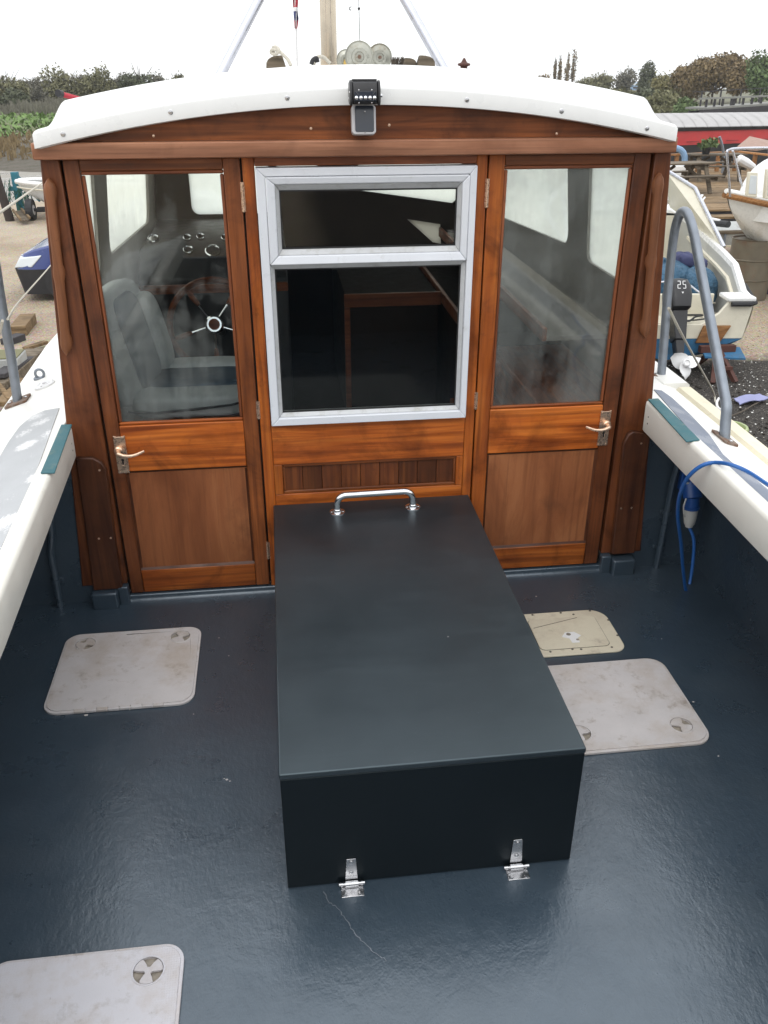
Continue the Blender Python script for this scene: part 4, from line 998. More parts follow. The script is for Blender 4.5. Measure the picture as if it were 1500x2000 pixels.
# knotted rope on the left chock
ro = thing('knotted_rope', tuple(B(538, 110, y=.74)), 'grey-white rope knotted over the port wooden chock on the roof', 'rope', boat=True)
pts = [B(u, v, y=y) for u, v, y in ((568, 128, .70), (562, 116, .71), (552, 106, .72), (541, 98, .73), (532, 97, .74), (530, 103, .75), (538, 106, .73), (545, 99, .72), (539, 92, .74), (533, 95, .77), (536, 108, .80))]
MB().tube(smooth_path(pts, 7), .0065, 8).build('rope_strand', 'rope', ro, smooth=True)
pts = [B(u, v, y=y) for u, v, y in ((612, 126, 1.5), (620, 112, 1.5), (632, 112, 1.5), (645, 124, 1.5))]
rl = thing('rope_loop', tuple(pts[0]), 'black and white rope ends looped at the foot of the mast', 'rope', boat=True)
MB().tube(smooth_path(pts, 6), .008, 8).build('rope_strand', 'rope', rl, smooth=True)
MB().tube(smooth_path([B(u, v, y=1.45) for u, v in ((608, 126), (611, 118), (618, 114), (620, 122))], 6), .010, 8).build('rope_strand', 'rubber', rl, smooth=True)
br = thing('bristle_brush', tuple(B(776, 124, y=.95)), 'worn dark scrubbing brush lying bristles up behind the discs', 'brush', boat=True)
a, b = B(764, 125, y=.95), B(788, 126, y=.95)
MB().box(a.x, b.x, .93, .97, a.z-.03, a.z-.004).build('brush_back', 'grey_timber', br)
m = MB()
for i in range(70):
    x = random.uniform(a.x, b.x); y = random.uniform(.93, .97); m.beam((x, y, a.z-.004), (x+random.uniform(-.006, .006), y+random.uniform(-.006, .006), a.z+random.uniform(.012, .028)), .0022, .0022)
m.build('bristles', 'bark', br, kind='stuff')
nl = thing('anchor_light', tuple(B(906, 131, y=.6)), 'small dark brown fitting standing alone on the starboard side of the roof', 'lamp', boat=True)
c = B(906, 131, y=.6); c.z = roof_t(c.x)-.01
MB().lathe([(.030, 0), (.030, .008), (.022, .012), (.013, .014), (.013, .020), (.024, .024), (.024, .030), (.012, .034), (.008, .040), (.004, .048), (0, .05)], c, n=18).build('lamp_housing', 'trestle_red', nl, smooth=True, angle=30)
bh = thing('boat_hook', tuple(B(113, 182, y=.3)), 'red pole with a black end lying across the port edge of the roof', 'boat hook', boat=True)
a, b = B(113, 182, y=.3), B(160, 195, y=.42); d = b-a
MB().tube([a+d*.12, a+d*2.2], .0085, 10).build('pole', 'flag_red', bh, smooth=True)
MB().tube([a, a+d*.14], .0125, 10).build('end_cap', 'black', bh, smooth=True)
# flag on its staff and the wire with a block, forward of the mast
fl = thing('flag', tuple(B(578, 122, y=4.2)), 'red, white and blue ensign hanging from a thin white staff', 'flag', boat=True)
a, b = B(577.5, 128, y=4.2), B(575, -60, y=4.2)
MB().tube([a-Vector((0, 0, 1.0)), b], .006, 8).build('staff', 'white_plastic', fl)
for nm, (p0, p1), mt in (('flag_band', (-60, 14), 'flag_red'), ('flag_band', (14, 22), 'flag_white'), ('flag_band', (22, 40), 'flag_blue'), ('flag_band', (40, 56), 'flag_red')):
    rows = []
    for i in range(9):
        v = p0+(p1-p0)*i/8; row = []
        for j in range(7):
            t = j/6; wdt = 9.5*(1 if v < 35 else max(.35, 1-(v-35)/34)); off = 1.3*sin(v*.11+t*2.0)
            p = B(572+(v/60)*3.5+wdt*t+off*t, v, y=4.2); row.append((p.x, p.y+.025*sin(t*7+v*.09), p.z))
        rows.append(row)
    m = MB().grid(rows); n_ = len(m.v); m.v += [(x, y+.003, z) for x, y, z in m.v]; m.f += [tuple(i+n_ for i in reversed(f)) for f in list(m.f)]
    m.build(nm, mt, fl, smooth=True)
wr = thing('wire_and_block', tuple(B(702, 90, y=1.6)), 'thin hanging wire with a small dark block above the hauling discs', 'wire', boat=True)
p = [B(u, v, y=1.6) for u, v in ((703, 88), (701, 15), (700, -80))]
MB().tube(p, .0016, 6).build('wire', 'rubber', wr)
c = B(701, 17, y=1.6); MB().lathe([(0, -.008), (.006, -.006), (.006, .006), (0, .008)], c, (0, 1, 0), 12).build('block', 'rubber', wr)
c = B(685, 17, y=1.6); MB().tube(smooth_path([c+Vector((.004, 0, .008)), c+Vector((-.006, 0, .004)), c+Vector((-.004, 0, -.006)), c+Vector((.003, 0, -.003))], 4), .002, 6).build('hook', 'rubber', wr)

# mooring lines at the guard rails
def rope(lab, pts, r, hang=0):
    pts = [Vector(p) for p in pts]; o = thing('mooring_rope', tuple(pts[0]), lab, 'rope', boat=True)
    MB().tube(smooth_path(pts, 10), r, 8).build('rope_strand', 'rope', o, smooth=True); return o
p0 = B(4, 624, x=-.957)
rope('white rope running past the car from the port rail to the yard beyond', [p0+Vector((.02, 0, 0)), B(40, 586, x=-1.25), B(95, 523, x=-1.75), B(130, 480, x=-2.3)], .0045)
rope('white rope crossing in front of the small dinghy on its trailer', [B(-8, 421, x=-1.3), B(0, 415, x=-1.35), B(40, 387, x=-1.7), B(80, 359, x=-2.2), B(110, 338, x=-2.6)], .0075)
rope('white rope end hanging from the hole in the port rail', [p0+Vector((.006, -.018, 0)), B(2, 640, x=-.98), B(-4, 664, x=-1.0), B(-12, 690, x=-1.0)], .0055)
p0 = B(1306, 602, x=1.64)
rope('taut pale rope running down from the starboard hoop to the trestle', [p0, B(1330, 650, x=2.0), B(1360, 705, x=2.5), B(1393, 765, x=3.2), B(1397, 785, x=3.25)], .006)

# everything built in the boat's frame leans back with the boat
for o in BOAT: o.matrix_basis = T4 @ o.matrix_basis

# ================================================================== THE YARD, CREEK AND FAR BANK (ground frame)
def ground_mats():
    m, t, b, o = _mat('gravel'); v = coords(t, rnd=False)
    st = N(t, 'ShaderNodeTexVoronoi', Scale=34); t.links.new(v, st.inputs['Vector'])
    st2 = N(t, 'ShaderNodeTexVoronoi', Scale=13); t.links.new(v, st2.inputs['Vector'])
    base = ramp(t, noise(t, v, .6, 7, .6), [(.3, (.40, .315, .22)), (.5, (.53, .435, .32)), (.7, (.62, .53, .41))])
    c = mixc(t, .42, base, st.outputs['Color'], 'SOFT_LIGHT')
    c = mixc(t, ramp(t, st.outputs['Distance'], [(.0, g1(0)), (.5, g1(.42))]), c, (.16, .12, .085))
    dk = ramp(t, noise(t, v, 21, 4, .6), [(.3, (.014, .012, .010)), (.7, (.055, .046, .038))])
    fl = noise(t, v, 60, 2, .5)
    dk = mixc(t, ramp(t, fl, [(.665, g1(0)), (.70, g1(1))]), dk, (.46, .42, .36))
    sx = N(t, 'ShaderNodeSeparateXYZ'); t.links.new(v, sx.inputs[0])
    # dark shelly ground alongside the boat on the starboard side
    a = N(t, 'ShaderNodeMath', operation='MULTIPLY_ADD'); t.links.new(noise(t, v, 1.3, 6, .6), a.inputs[0]); a.inputs[1].default_value = 1.5; t.links.new(sx.outputs['Y'], a.inputs[2])
    f1 = N(t, 'ShaderNodeMapRange'); t.links.new(a.outputs[0], f1.inputs['Value'])
    for k, q in zip(('From Min', 'From Max', 'To Min', 'To Max'), (6.75, 7.05, 1, 0)): f1.inputs[k].default_value = q
    f2 = N(t, 'ShaderNodeMapRange'); t.links.new(sx.outputs['X'], f2.inputs['Value'])
    for k, q in zip(('From Min', 'From Max', 'To Min', 'To Max'), (.5, 1.0, 0, 1)): f2.inputs[k].default_value = q
    f = N(t, 'ShaderNodeMath', operation='MULTIPLY'); t.links.new(f1.outputs[0], f.inputs[0]); t.links.new(f2.outputs[0], f.inputs[1])
    c = mixc(t, f.outputs[0], c, dk)
    t.links.new(c, b.inputs['Base Color']); b.inputs['Roughness'].default_value = .9
    h = mix_add(t, noise(t, v, 38, 3), st.outputs['Distance'], -.9)
    bump(t, b, h, .9, .03); MATS['gravel'] = m
    m, t, b, o = _mat('wet_mud'); v = coords(t, (1, 2.2, 1), False)
    n1 = noise(t, v, .5, 8, .62)
    t.links.new(ramp(t, n1, [(.35, (.12, .105, .085)), (.65, (.26, .24, .20))]), b.inputs['Base Color'])
    t.links.new(ramp(t, n1, [(.42, g1(.12)), (.56, g1(.65))]), b.inputs['Roughness'])
    bump(t, b, n1, .5, .08); MATS['wet_mud'] = m
    m, t, b, o = _mat('bank'); v = coords(t, rnd=False)
    sx = N(t, 'ShaderNodeSeparateXYZ'); t.links.new(v, sx.inputs[0])
    n1 = noise(t, v, .35, 8, .65); n2 = noise(t, v, 2.2, 6, .6)
    z = N(t, 'ShaderNodeMath', operation='MULTIPLY_ADD'); t.links.new(n1, z.inputs[0]); z.inputs[1].default_value = .9; t.links.new(sx.outputs['Z'], z.inputs[2])
    c = ramp(t, z.outputs[0], [(.0, (.10, .085, .066)), (.10, (.15, .125, .092)), (.28, (.17, .145, .098)), (.40, (.155, .165, .080)), (.55, (.125, .18, .068)), (.75, (.17, .185, .098)), (1.0, (.17, .165, .11))])
    c = mixc(t, ramp(t, n2, [(.35, g1(.6)), (.6, g1(0))]), c, (.05, .05, .028))
    t.links.new(c, b.inputs['Base Color']); b.inputs['Roughness'].default_value = .95
    bump(t, b, n2, .8, .25); MATS['bank'] = m
    for nm, lo, hi in (('leaf_olive', (.10, .098, .050), (.175, .168, .092)), ('leaf_grey', (.098, .094, .072), (.158, .150, .115)), ('leaf_green', (.060, .090, .036), (.12, .165, .065)),
                       ('leaf_brown', (.115, .082, .042), (.21, .155, .080)), ('leaf_yellow', (.115, .105, .045), (.20, .18, .080)), ('leaf_dark', (.058, .066, .040), (.105, .115, .070)), ('leaf_herb', (.085, .135, .040), (.165, .25, .085))):
        lo, hi = tuple(q*1.2 for q in lo), tuple(q*1.12 for q in hi)  # leaf colours greyed and lightened, some distance haze painted in
        m, t, b, o = _mat(nm); v = coords(t)
        gm = N(t, 'ShaderNodeNewGeometry')
        c = ramp(t, gm.outputs['Random Per Island'], [(0, lo), (1, hi)])
        t.links.new(c, b.inputs['Base Color']); b.inputs['Roughness'].default_value = .75; b.inputs['Specular IOR Level'].default_value = .25
        MATS[nm] = m
ground_mats()
GZ = -1.0
# yard surface: one sheet, gently uneven
xs = np.concatenate([np.linspace(-330, -30, 12), np.linspace(-26, 32, 60), np.linspace(40, 330, 12)])
def shore(x): return 23.5 if x < 2 else 23.5+4.5*hsm(2, 9, x)
rows = []
for t in list(np.linspace(-200, -10, 14))+list(np.linspace(-8, 20, 40))+[21.5, 22.6]: rows.append([(x, t, GZ+.03*sin(x*.9+t*.6)*min(1, abs(t-4)/4)+.02*sin(x*2.3-t*1.1)) for x in xs])
rows.append([(x, shore(x)+.5*sin(x*.8), GZ-.02) for x in xs]); rows.append([(x, shore(x)+1.3, GZ-.22) for x in xs])
MB().grid(rows).build('ground', 'gravel', None, smooth=True, kind='structure')
MB().grid([[(x, y, GZ-.15) for x in (-330, -20, -5, 10, 30, 330)] for y in (20, 28, 34, 44)]).build('creek_mud', 'wet_mud', None, kind='structure')
xs = np.concatenate([np.linspace(-330, -60, 14), np.linspace(-55, 70, 64), np.linspace(80, 330, 14)])
rows = []
for y, z in ((33.5, -1.35), (35, -1.14), (37, -1.0), (40, -.8), (44, -.52), (48, -.30), (52, -.02), (57, .22), (65, .42), (80, .50), (120, .6), (200, .7), (330, .8)):
    rows.append([(x, y+1.2*sin(x*.35)+.7*sin(x*.83+1), z+.12*sin(x*.5+y*.3)*(1 if y < 100 else .2)) for x in xs])
MB().grid(rows).build('far_bank', 'bank', None, smooth=True, kind='structure')

def leaf_cloud(c, rad, n, size, lobes=9, seed=0, flat=.0, hollow=.55):
    """N leaf clumps (bent quads) gathered in overlapping lobes: returns verts, faces"""
    g = np.random.default_rng(seed); c = np.array(c); rad = np.array(rad)
    lc = g.normal(size=(lobes, 3)); lc /= np.linalg.norm(lc, axis=1)[:, None]; lc *= (g.random((lobes, 1))**.5)*.62
    lc[:, 2] = lc[:, 2]*.9; lr = .32+.30*g.random(lobes)
    k = g.integers(0, lobes, n); d = g.normal(size=(n, 3)); d /= np.linalg.norm(d, axis=1)[:, None]
    r = lr[k]*(hollow+(1-hollow)*g.random(n)**.7)*(1+.22*g.normal(size=n)*(g.random(n) < .3))
    p = c+(lc[k]+d*r[:, None])*rad
    u = g.normal(size=(n, 3)); u /= np.linalg.norm(u, axis=1)[:, None]
    w = np.cross(u, d+.3*g.normal(size=(n, 3))); w /= np.linalg.norm(w, axis=1)[:, None]+1e-9
    s = size*(.5+g.random((n, 1)))
    a = p-u*s-w*s*.55; b = p+u*s*.2-w*s*.7; e = p+u*s*1.1+w*s*.1; f = p-u*s*.1+w*s*.65
    V = np.stack([a, b, e, f], 1).reshape(-1, 3)
    F = [(4*i, 4*i+1, 4*i+2, 4*i+3) for i in range(n)]
    return V, F
def plant(name, label, cat, base, h, w, mat, n, size, group=None, trunk=.3, seed=1, dx=1.0, lobes=10, twigs=14, tall=False):
    o = thing(name, base, label, cat, group); x, y, z = base
    g = random.Random(seed)
    cz = z+h*(.56 if trunk else .42); rz = h*(.50 if trunk else .58)
    V, F = leaf_cloud((x, y, cz), (w*.78, w*.62*dx, rz*1.05), n, size, lobes, seed)
    V[:, 2] = np.maximum(V[:, 2], z-.1)
    m = MB(); m.v = [tuple(v) for v in V]; m.f = F; m.build('crown', mat, o)
    t = MB(); r = max(.03, h*.022)
    t.tube([(x, y, z-.2), (x+.02*h*g.uniform(-1, 1), y, z+h*.3), (x+.05*h*g.uniform(-1, 1), y, z+h*.62), (x+.04*h*g.uniform(-1, 1), y, z+h*.9)], [r, r*.8, r*.5, r*.15], 7)
    for i in range(twigs):
        a = g.uniform(0, 2*pi); q = g.uniform(.18, .6); l = g.uniform(.5, 1.0)
        p0 = Vector((x, y, z+h*q)); p2 = Vector((x+cos(a)*w*.72*l, y+sin(a)*w*.5*l, z+h*min(1.02, q+g.uniform(.25, .5)))); p1 = (p0+p2)/2+Vector((0, 0, -.04*h))
        t.tube([p0, p1, p2], [r*.45, r*.28, r*.06], 4)
    t.build('trunk', 'bark', o)
    return o
def at_px(u, v, y, zg=None):
    p = G(u, v, y=y); return (p.x, p.y, zg if zg is not None else p.z)
# far bank, port side: each bush by where its top shows
gl = 'bushes along the far bank of the creek'
for i, (u, vt, y, wpx, mat, lab) in enumerate((
    (8, 134, 74, 46, 'leaf_olive', 'yellow-green bush at the far end of the hedge line, at the picture edge'),
    (48, 147, 84, 30, 'leaf_grey', 'low grey bush next to the yellow-green one on the far bank'),
    (88, 149, 88, 34, 'leaf_grey', 'second low grey bush on the far bank, left of the dark round bush'),
    (122, 133, 82, 42, 'leaf_olive', 'broad dark olive bush above the red boat hook'),
    (158, 146, 86, 26, 'leaf_grey', 'small grey bush filling the dip beside the broad olive bush'),
    (188, 131, 82, 34, 'leaf_olive', 'tall uneven olive bush standing mid-way along the far hedge line'),
    (228, 140, 84, 32, 'leaf_grey', 'rounded grey-green bush between the tall olive bush and the spiky bush'),
    (268, 125, 80, 40, 'leaf_dark', 'dark spiky-topped bush, highest on the far bank to port'),
    (312, 146, 92, 26, 'leaf_grey', 'low brownish bush just showing over the roof edge'),
    (342, 140, 90, 26, 'leaf_olive', 'last small bush of the hedge line where the roof hides it'),
    (25, 172, 68, 30, 'leaf_dark', 'dark green bush in front of the hedge line at the picture edge'))):
    p = G(u, vt, y=y); wm = wpx*2.05*(y+5)/F_PX*.5*1.9
    plant('bank_bush', lab, 'bush', (p.x, y, .32), (p.z-.32)*1.06, wm*.62, mat, 3600, .105, gl, trunk=0, seed=20+i, twigs=26)
# rough cover in front of the hedge: nobody could count it
m = MB(); g = np.random.default_rng(5)
for k in range(7000):
    x = g.uniform(-46, 6); y = g.uniform(60, 80); z = .0+.5*hsm(50, 66, y)
    for q in range(3):
        a = g.uniform(0, 2*pi); hgt = g.uniform(.15, .75)*(.5+.5*sin(x*.9+y*.3)**2); dx, dy = cos(a)*.06, sin(a)*.06; ox, oy = g.uniform(-.5, .5, 2)
        m.add([(x+ox-dx, y+oy-dy, z-.1), (x+ox+dx, y+oy+dy, z-.1), (x+ox+dx*.6+g.uniform(-.15, .15), y+oy+dy*.6, z+hgt), (x+ox-dx*.4, y+oy-dy*.6, z+hgt*.8)], [(0, 1, 2, 3)])
m.build('dry_undergrowth', 'leaf_grey', None, kind='stuff', label='dry grey-brown undergrowth along the far bank below the bushes')
m = MB()
for k in range(7000):
    x = g.uniform(-34, 4); y = 46.5+14*g.random()**1.4; z = -.42+.66*hsm(44, 60, y)
    a = g.uniform(0, 2*pi); s = g.uniform(.05, .14); dx, dy = cos(a)*s, sin(a)*s; hgt = g.uniform(.05, .30)
    m.add([(x-dx, y-dy, z), (x+dy, y-dx, z+hgt*.6), (x+dx, y+dy, z+hgt), (x-dy, y+dx, z+hgt*.7)], [(0, 1, 2, 3)])
m.build('bank_herbage', 'leaf_herb', None, kind='stuff', label='bright green low weeds on the slope of the far bank')
m = MB()
for k in range(4500):
    x = g.uniform(-26, 2); y = g.uniform(38.5, 47); z = np.interp(y, [37, 40, 44, 48], [-1.0, -.8, -.52, -.30])-.05
    a = g.uniform(0, 2*pi); hgt = g.uniform(.12, .42); dx, dy = cos(a)*.05, sin(a)*.05
    m.add([(x-dx, y-dy, z), (x+dx, y+dy, z), (x+dx*.4+g.uniform(-.12, .12), y, z+hgt), (x-dx*.6, y, z+hgt*.8)], [(0, 1, 2, 3)])
m.build('brown_reeds', 'leaf_brown', None, kind='stuff', label='brown dead reeds above the muddy edge of the far bank')
# starboard side trees
gp = 'thin poplars on the skyline'
for i, (u, vt, w, lab) in enumerate(((1086, 107, .42, 'thin bare poplar at the outer end of the skyline group, nearest the roof'), (1096, 104, .36, 'second thin bare poplar, next to the outermost one'),
                                (1111, 98, .62, 'broader brown poplar just before the tallest one'), (1123, 92, .75, 'tallest brown poplar of the skyline group'))):
    p = G(u, vt, y=150); o = thing('poplar_tree', (p.x, 150, .6), lab, 'tree', gp); h = p.z-.6
    V, F = leaf_cloud((p.x, 150, .6+h*.52), (w, w, h*.52), 420, .13, 12, 60+i)
    m = MB(); m.v = [tuple(q) for q in V]; m.f = F; m.build('crown', 'leaf_brown', o)
    t = MB().tube([(p.x, 150, .4), (p.x, 150, .6+h*.5), (p.x, 150, .6+h*.98)], [.12, .07, .02], 6); gg = random.Random(i)
    for k in range(26):
        q = gg.uniform(.1, .9); a = gg.uniform(0, 2*pi); t.tube([(p.x, 150, .6+h*q), (p.x+w*.8*cos(a), 150+w*.8*sin(a), .6+h*min(1, q+.12))], [.025, .01], 3)
    t.build('trunk', 'bark', o)
gs = 'trees and bushes beyond the red barge'
for i, (u, vt, y, zb, wpx, mat, n, lab, nm) in enumerate((
    (1060, 147, 120, .6, 26, 'leaf_brown', 700, 'small reddish bush showing over the roof before the poplars', 'bush'),
    (1150, 147, 120, .6, 56, 'leaf_olive', 1500, 'low olive thicket at the foot of the poplars', 'bush'),
    (1180, 134, 112, .6, 38, 'leaf_olive', 1400, 'rounded olive bush between the poplars and the lorry', 'bush'),
    (1222, 132, 116, .6, 36, 'leaf_grey', 1200, 'pale thin-leaved bush directly behind the lorry', 'bush'),
    (1265, 126, 105, .6, 30, 'leaf_dark', 1700, 'single round-headed grey-green tree beside the lorry', 'tree'),
    (1318, 134, 84, .5, 66, 'leaf_yellow', 2200, 'yellowing bush at the shoulder of the big brown tree', 'bush'),
    (1355, 118, 80, .5, 70, 'leaf_brown', 2800, 'brown-leaved tree rising towards the big one', 'tree'),
    (1405, 99, 76, .5, 96, 'leaf_brown', 4200, 'biggest brown autumn tree, tallest on the starboard bank', 'tree'),
    (1450, 120, 74, .5, 56, 'leaf_brown', 2400, 'brown bush on the downhill side of the big tree', 'tree'),
    (1492, 106, 68, .4, 56, 'leaf_green', 2600, 'fresh green tree at the picture edge beyond the walkway', 'tree'),
    (1262, 168, 72, .3, 46, 'leaf_dark', 1700, 'dark evergreen scrub under the lorry', 'bush'),
    (1300, 181, 56, .0, 60, 'leaf_olive', 2600, 'olive bramble bush above the barge roof', 'bush'),
    (1345, 184, 52, -.1, 50, 'leaf_green', 2400, 'greener bramble bush against the end of the walkway', 'bush'),
    (1215, 172, 80, .4, 60, 'leaf_olive', 1800, 'dark olive scrub behind the roof corner', 'bush'))):
    p = G(u, vt, y=y); wm = wpx*(y+5)/F_PX*1.35
    plant(nm if nm == 'bush' else 'autumn_tree', lab, nm, (p.x, y, zb), (p.z-zb)*1.05, wm*.66, mat, int(n*1.9), .065+.0006*y, gs, trunk=(.3 if nm == 'tree' else 0), seed=80+i, twigs=30)

# lorry far off on the road
p0, p1 = G(1235, 161, y=250), G(1250, 178, y=250); lx, lz = p0.x, p1.z; lw = p1.x-p0.x; lh = p0.z-p1.z
lo = thing('lorry', (lx+lw/2, 250, lz), 'distant blue lorry on the road between the far trees', 'lorry')
box('cab', 'lorry_blue', lo, lx, lx+lw, 250, 252.2, lz+lh*.12, lz+lh, .08); box('windscreen', 'headlamp', lo, lx+.12*lw, lx+.88*lw, 249.95, 250.0, lz+lh*.66, lz+lh*.9, 0)
box('grille', 'black', lo, lx+.15*lw, lx+.85*lw, 249.95, 250.0, lz+lh*.30, lz+lh*.50, 0); box('trailer', 'boat_white', lo, lx-.05, lx+lw+.05, 252.4, 262, lz+lh*.25, lz+lh*1.05, .05)
for sx in (.1, .9): MB().tube([(lx+lw*sx-.15, 250.9, lz+.45), (lx+lw*sx+.15, 250.9, lz+.45)], .5, 12).build('wheel', 'rubber', lo)
# raised walkway
jt = thing('walkway', (26, 46, .6), 'grey timber walkway on dark piles beyond the red barge', 'walkway')
def J(u, v): return G(u, v, y=45+(u-1370)*.012)
a, b = J(1366, 212), J(1560, 199)
MB().beam(a+Vector((0, .4, 0)), b+Vector((0, .4, 0)), 1.6, .10).build('deck', 'jetty_grey', jt)
MB().beam(a+Vector((0, -.3, -.22)), b+Vector((0, -.3, -.22)), .3, .34).build('edge_beam', 'jetty_dark', jt)
a, b = J(1366, 193), J(1560, 185); MB().beam(a, b, .12, .09).build('handrail', 'jetty_grey', jt)
a, b = J(1378, 180), J(1560, 170); MB().beam(a+Vector((0, 1.4, 0)), b+Vector((0, 1.4, 0)), .05, .04).build('handrail', 'jetty_dark', jt)
for i, u in enumerate((1381, 1397, 1413, 1430, 1435, 1453, 1470, 1488, 1506, 1524)):
    p, q = J(u, 193-(u-1366)*.04), J(u, 213-(u-1366)*.065); box('post', 'jetty_dark', jt, p.x-.05, p.x+.05, p.y-.05, p.y+.05, q.z-.05, p.z-.05, 0)
for u in (1374, 1412, 1452, 1490, 1530):
    q = J(u, 215-(u-1366)*.065); MB().tube([(q.x, q.y+.3, -1.2), (q.x, q.y+.3, q.z)], .12, 8).build('pile', 'jetty_dark', jt)
    q2 = J(u, 178-(u-1366)*.05); MB().tube([(q.x+.3, q.y+1.1, q.z), (q.x+.3, q.y+1.1, q2.z)], .045, 6).build('post', 'jetty_dark', jt)
a, b = J(1366, 222), J(1560, 208); MB().hexa([(a.x, a.y+1.2, -1.1), (b.x, b.y+1.2, -1.1), (b.x, b.y+1.4, -1.1), (a.x, a.y+1.4, -1.1)], [(a.x, a.y+1.2, a.z+.1), (b.x, b.y+1.2, b.z+.1), (b.x, b.y+1.4, b.z+.1), (a.x, a.y+1.4, a.z+.1)]).build('pile_wall', 'jetty_dark', jt)

# red barge with a rounded grey roof
bg_ = thing('red_barge', (20, 31, -1), 'long red houseboat barge with a ribbed pale grey roof', 'barge')
def bar(x, dy=0): return 30.4+(x-14)*.16+dy
xa, xb = 12.6, 34
def barge_strip(name, mat, za, zb, off0, off1):
    rows = []
    for i in range(14):
        x = xa+(xb-xa)*i/13; rows.append([(x, bar(x, off0), za(x)), (x, bar(x, off1), zb(x)), (x, bar(x, 4.2-off1), zb(x)), (x, bar(x, 4.2-off0), za(x))])
    m = MB().grid(rows); n = len(m.v)
    m.f += [(0, 1, 2, 3), (n-4, n-3, n-2, n-1)]; return m.build(name, mat, bg_)
sh = lambda x: .012*(x-14)
barge_strip('hull', 'barge_black', lambda x: -1.3, lambda x: -.16+sh(x), .15, .02)
barge_strip('red_side', 'red_hull', lambda x: -.16+sh(x), lambda x: .34+sh(x)*.4, .0, .05)
barge_strip('eave', 'barge_black', lambda x: .34+sh(x)*.4, lambda x: .49, .0, -.06)
n_p = 44
for i in range(n_p):
    x0 = xa+(xb-xa)*i/n_p; x1 = xa+(xb-xa)*(i+1)/n_p-.02; rows = []
    for x in (x0, x1):
        lean = -.5
        rows.append([(x+lean*k/10*0+.5*(k/10), bar(x, -.08+4.36*k/10), .49+.42*math.sin(pi*k/10)**.75) for k in range(11)])
    m = MB().grid(rows); nn = len(m.v); m.v += [(p[0], p[1], p[2]-.02) for p in m.v]; m.f += [tuple(q+nn for q in reversed(f)) for f in list(m.f)]
    m.build('roof_panel', 'barge_roof', bg_, smooth=True)
m = MB()
for x in np.arange(14, 30, 1.7): m.box(x, x+.5, bar(x)-.03, bar(x)-.005, -.05+sh(x), -.035+sh(x))
m.build('rubbing_bolts', 'barge_black', bg_, kind='stuff')

# fenced timber deck with picnic tables
dk = thing('timber_deck', (13.5, 21.5, GZ), 'raised weathered timber deck with picnic tables on it', 'deck')
DZ = -.70
for i in range(40):
    y = 16.9+i*.265; MB().box(8.2, 19.5+.02*i, y, y+.25, DZ-.04+random.uniform(-.004, .004), DZ+random.uniform(-.004, .004)).build('plank', 'old_timber', dk)
for i in range(2): box('step', 'old_timber', dk, 8.9, 12.8, 16.35-i*.4, 16.75-i*.4, DZ-.14-i*.12, DZ-.09-i*.12, .004)
MB().box(8.2, 19.5, 16.95, 27.3, GZ-.1, DZ-.045).build('underside', 'jetty_dark', dk)
fe = thing('deck_fence', (14, 26, DZ), 'orange-brown post and rail fence round the timber deck', 'fence')
def fpt(u, v, y): return G(u, v, y=y)
a, b, c = fpt(1296, 303, 26), fpt(1442, 296, 26.4), fpt(1530, 306, 24.6)
for p, q in ((a, b), (b, c)):
    MB().beam(p, q, .16, .05).build('top_rail', 'fence_wood', fe)
    d = Vector((0, 0, -.42)); MB().beam(p+d, q+d, .05, .09).build('lower_rail', 'fence_wood', fe)
for t, (p, q) in ((.18, (a, b)), (.48, (a, b)), (.74, (a, b)), (.985, (a, b)), (.40, (b, c)), (.8, (b, c))):
    k = p+(q-p)*t; box('post', 'fence_wood', fe, k.x-.055, k.x+.055, k.y-.055, k.y+.055, DZ, k.z-.026, .004)
def picnic_table(loc, rot, label):
    o = thing('picnic_table', (0, 0, 0), label, 'table', 'picnic tables on the timber deck'); L = 1.7
    for i in range(5): box('top_plank', 'grey_timber', o, -L/2, L/2, -.37+i*.15, -.37+i*.15+.14, .70, .74, .004)
    for s in (-1, 1):
        for i in range(2): box('bench_plank', 'grey_timber', o, -L/2, L/2, s*.72-.14+i*.145, s*.72-.14+i*.145+.135, .42, .455, .004)
        for x in (-.60, .60): MB().beam((x, s*.26, .70), (x, s*.66, .0), .045, .11, up=(1, 0, 0)).build('leg', 'grey_timber', o)
    for x in (-.60, .60):
        MB().beam((x+.05, -.86, .375), (x+.05, .86, .375), .045, .09).build('bench_bearer', 'grey_timber', o)
        MB().beam((x+.05, -.34, .655), (x+.05, .34, .655), .045, .085).build('top_bearer', 'grey_timber', o)
        MB().beam((x, 0, .36), (x*.25, 0, .66), .045, .07).build('brace', 'grey_timber', o)
    return o
pt = picnic_table(None, 0, 'picnic table in front, partly hidden by the wheelhouse corner')
pt.location = (10.95, 20.6, DZ); pt.rotation_euler.z = R(8)
copy_tree(pt, (13.4, 23.6, DZ), 'picnic table with the potted plant on it, behind the front one', R(-6))
copy_tree(pt, (14.6, 20.9, DZ), 'picnic table behind the white cruiser rail', R(62))
c = G(1376, 315, y=23.4); po = thing('potted_plant', (c.x, c.y, DZ+.74), 'small leafy plant in a dark pot on a picnic table', 'plant')
MB().lathe([(.10, 0), (.14, .18), (.13, .18), (.12, .15), (0, .15)], (c.x, c.y, DZ+.74), n=14).build('pot', 'black', po)
V, F = leaf_cloud((c.x, c.y, DZ+1.05), (.34, .3, .26), 160, .055, 6, 3); m = MB(); m.v = [tuple(v) for v in V]; m.f = F; m.build('foliage', 'leaf_green', po)
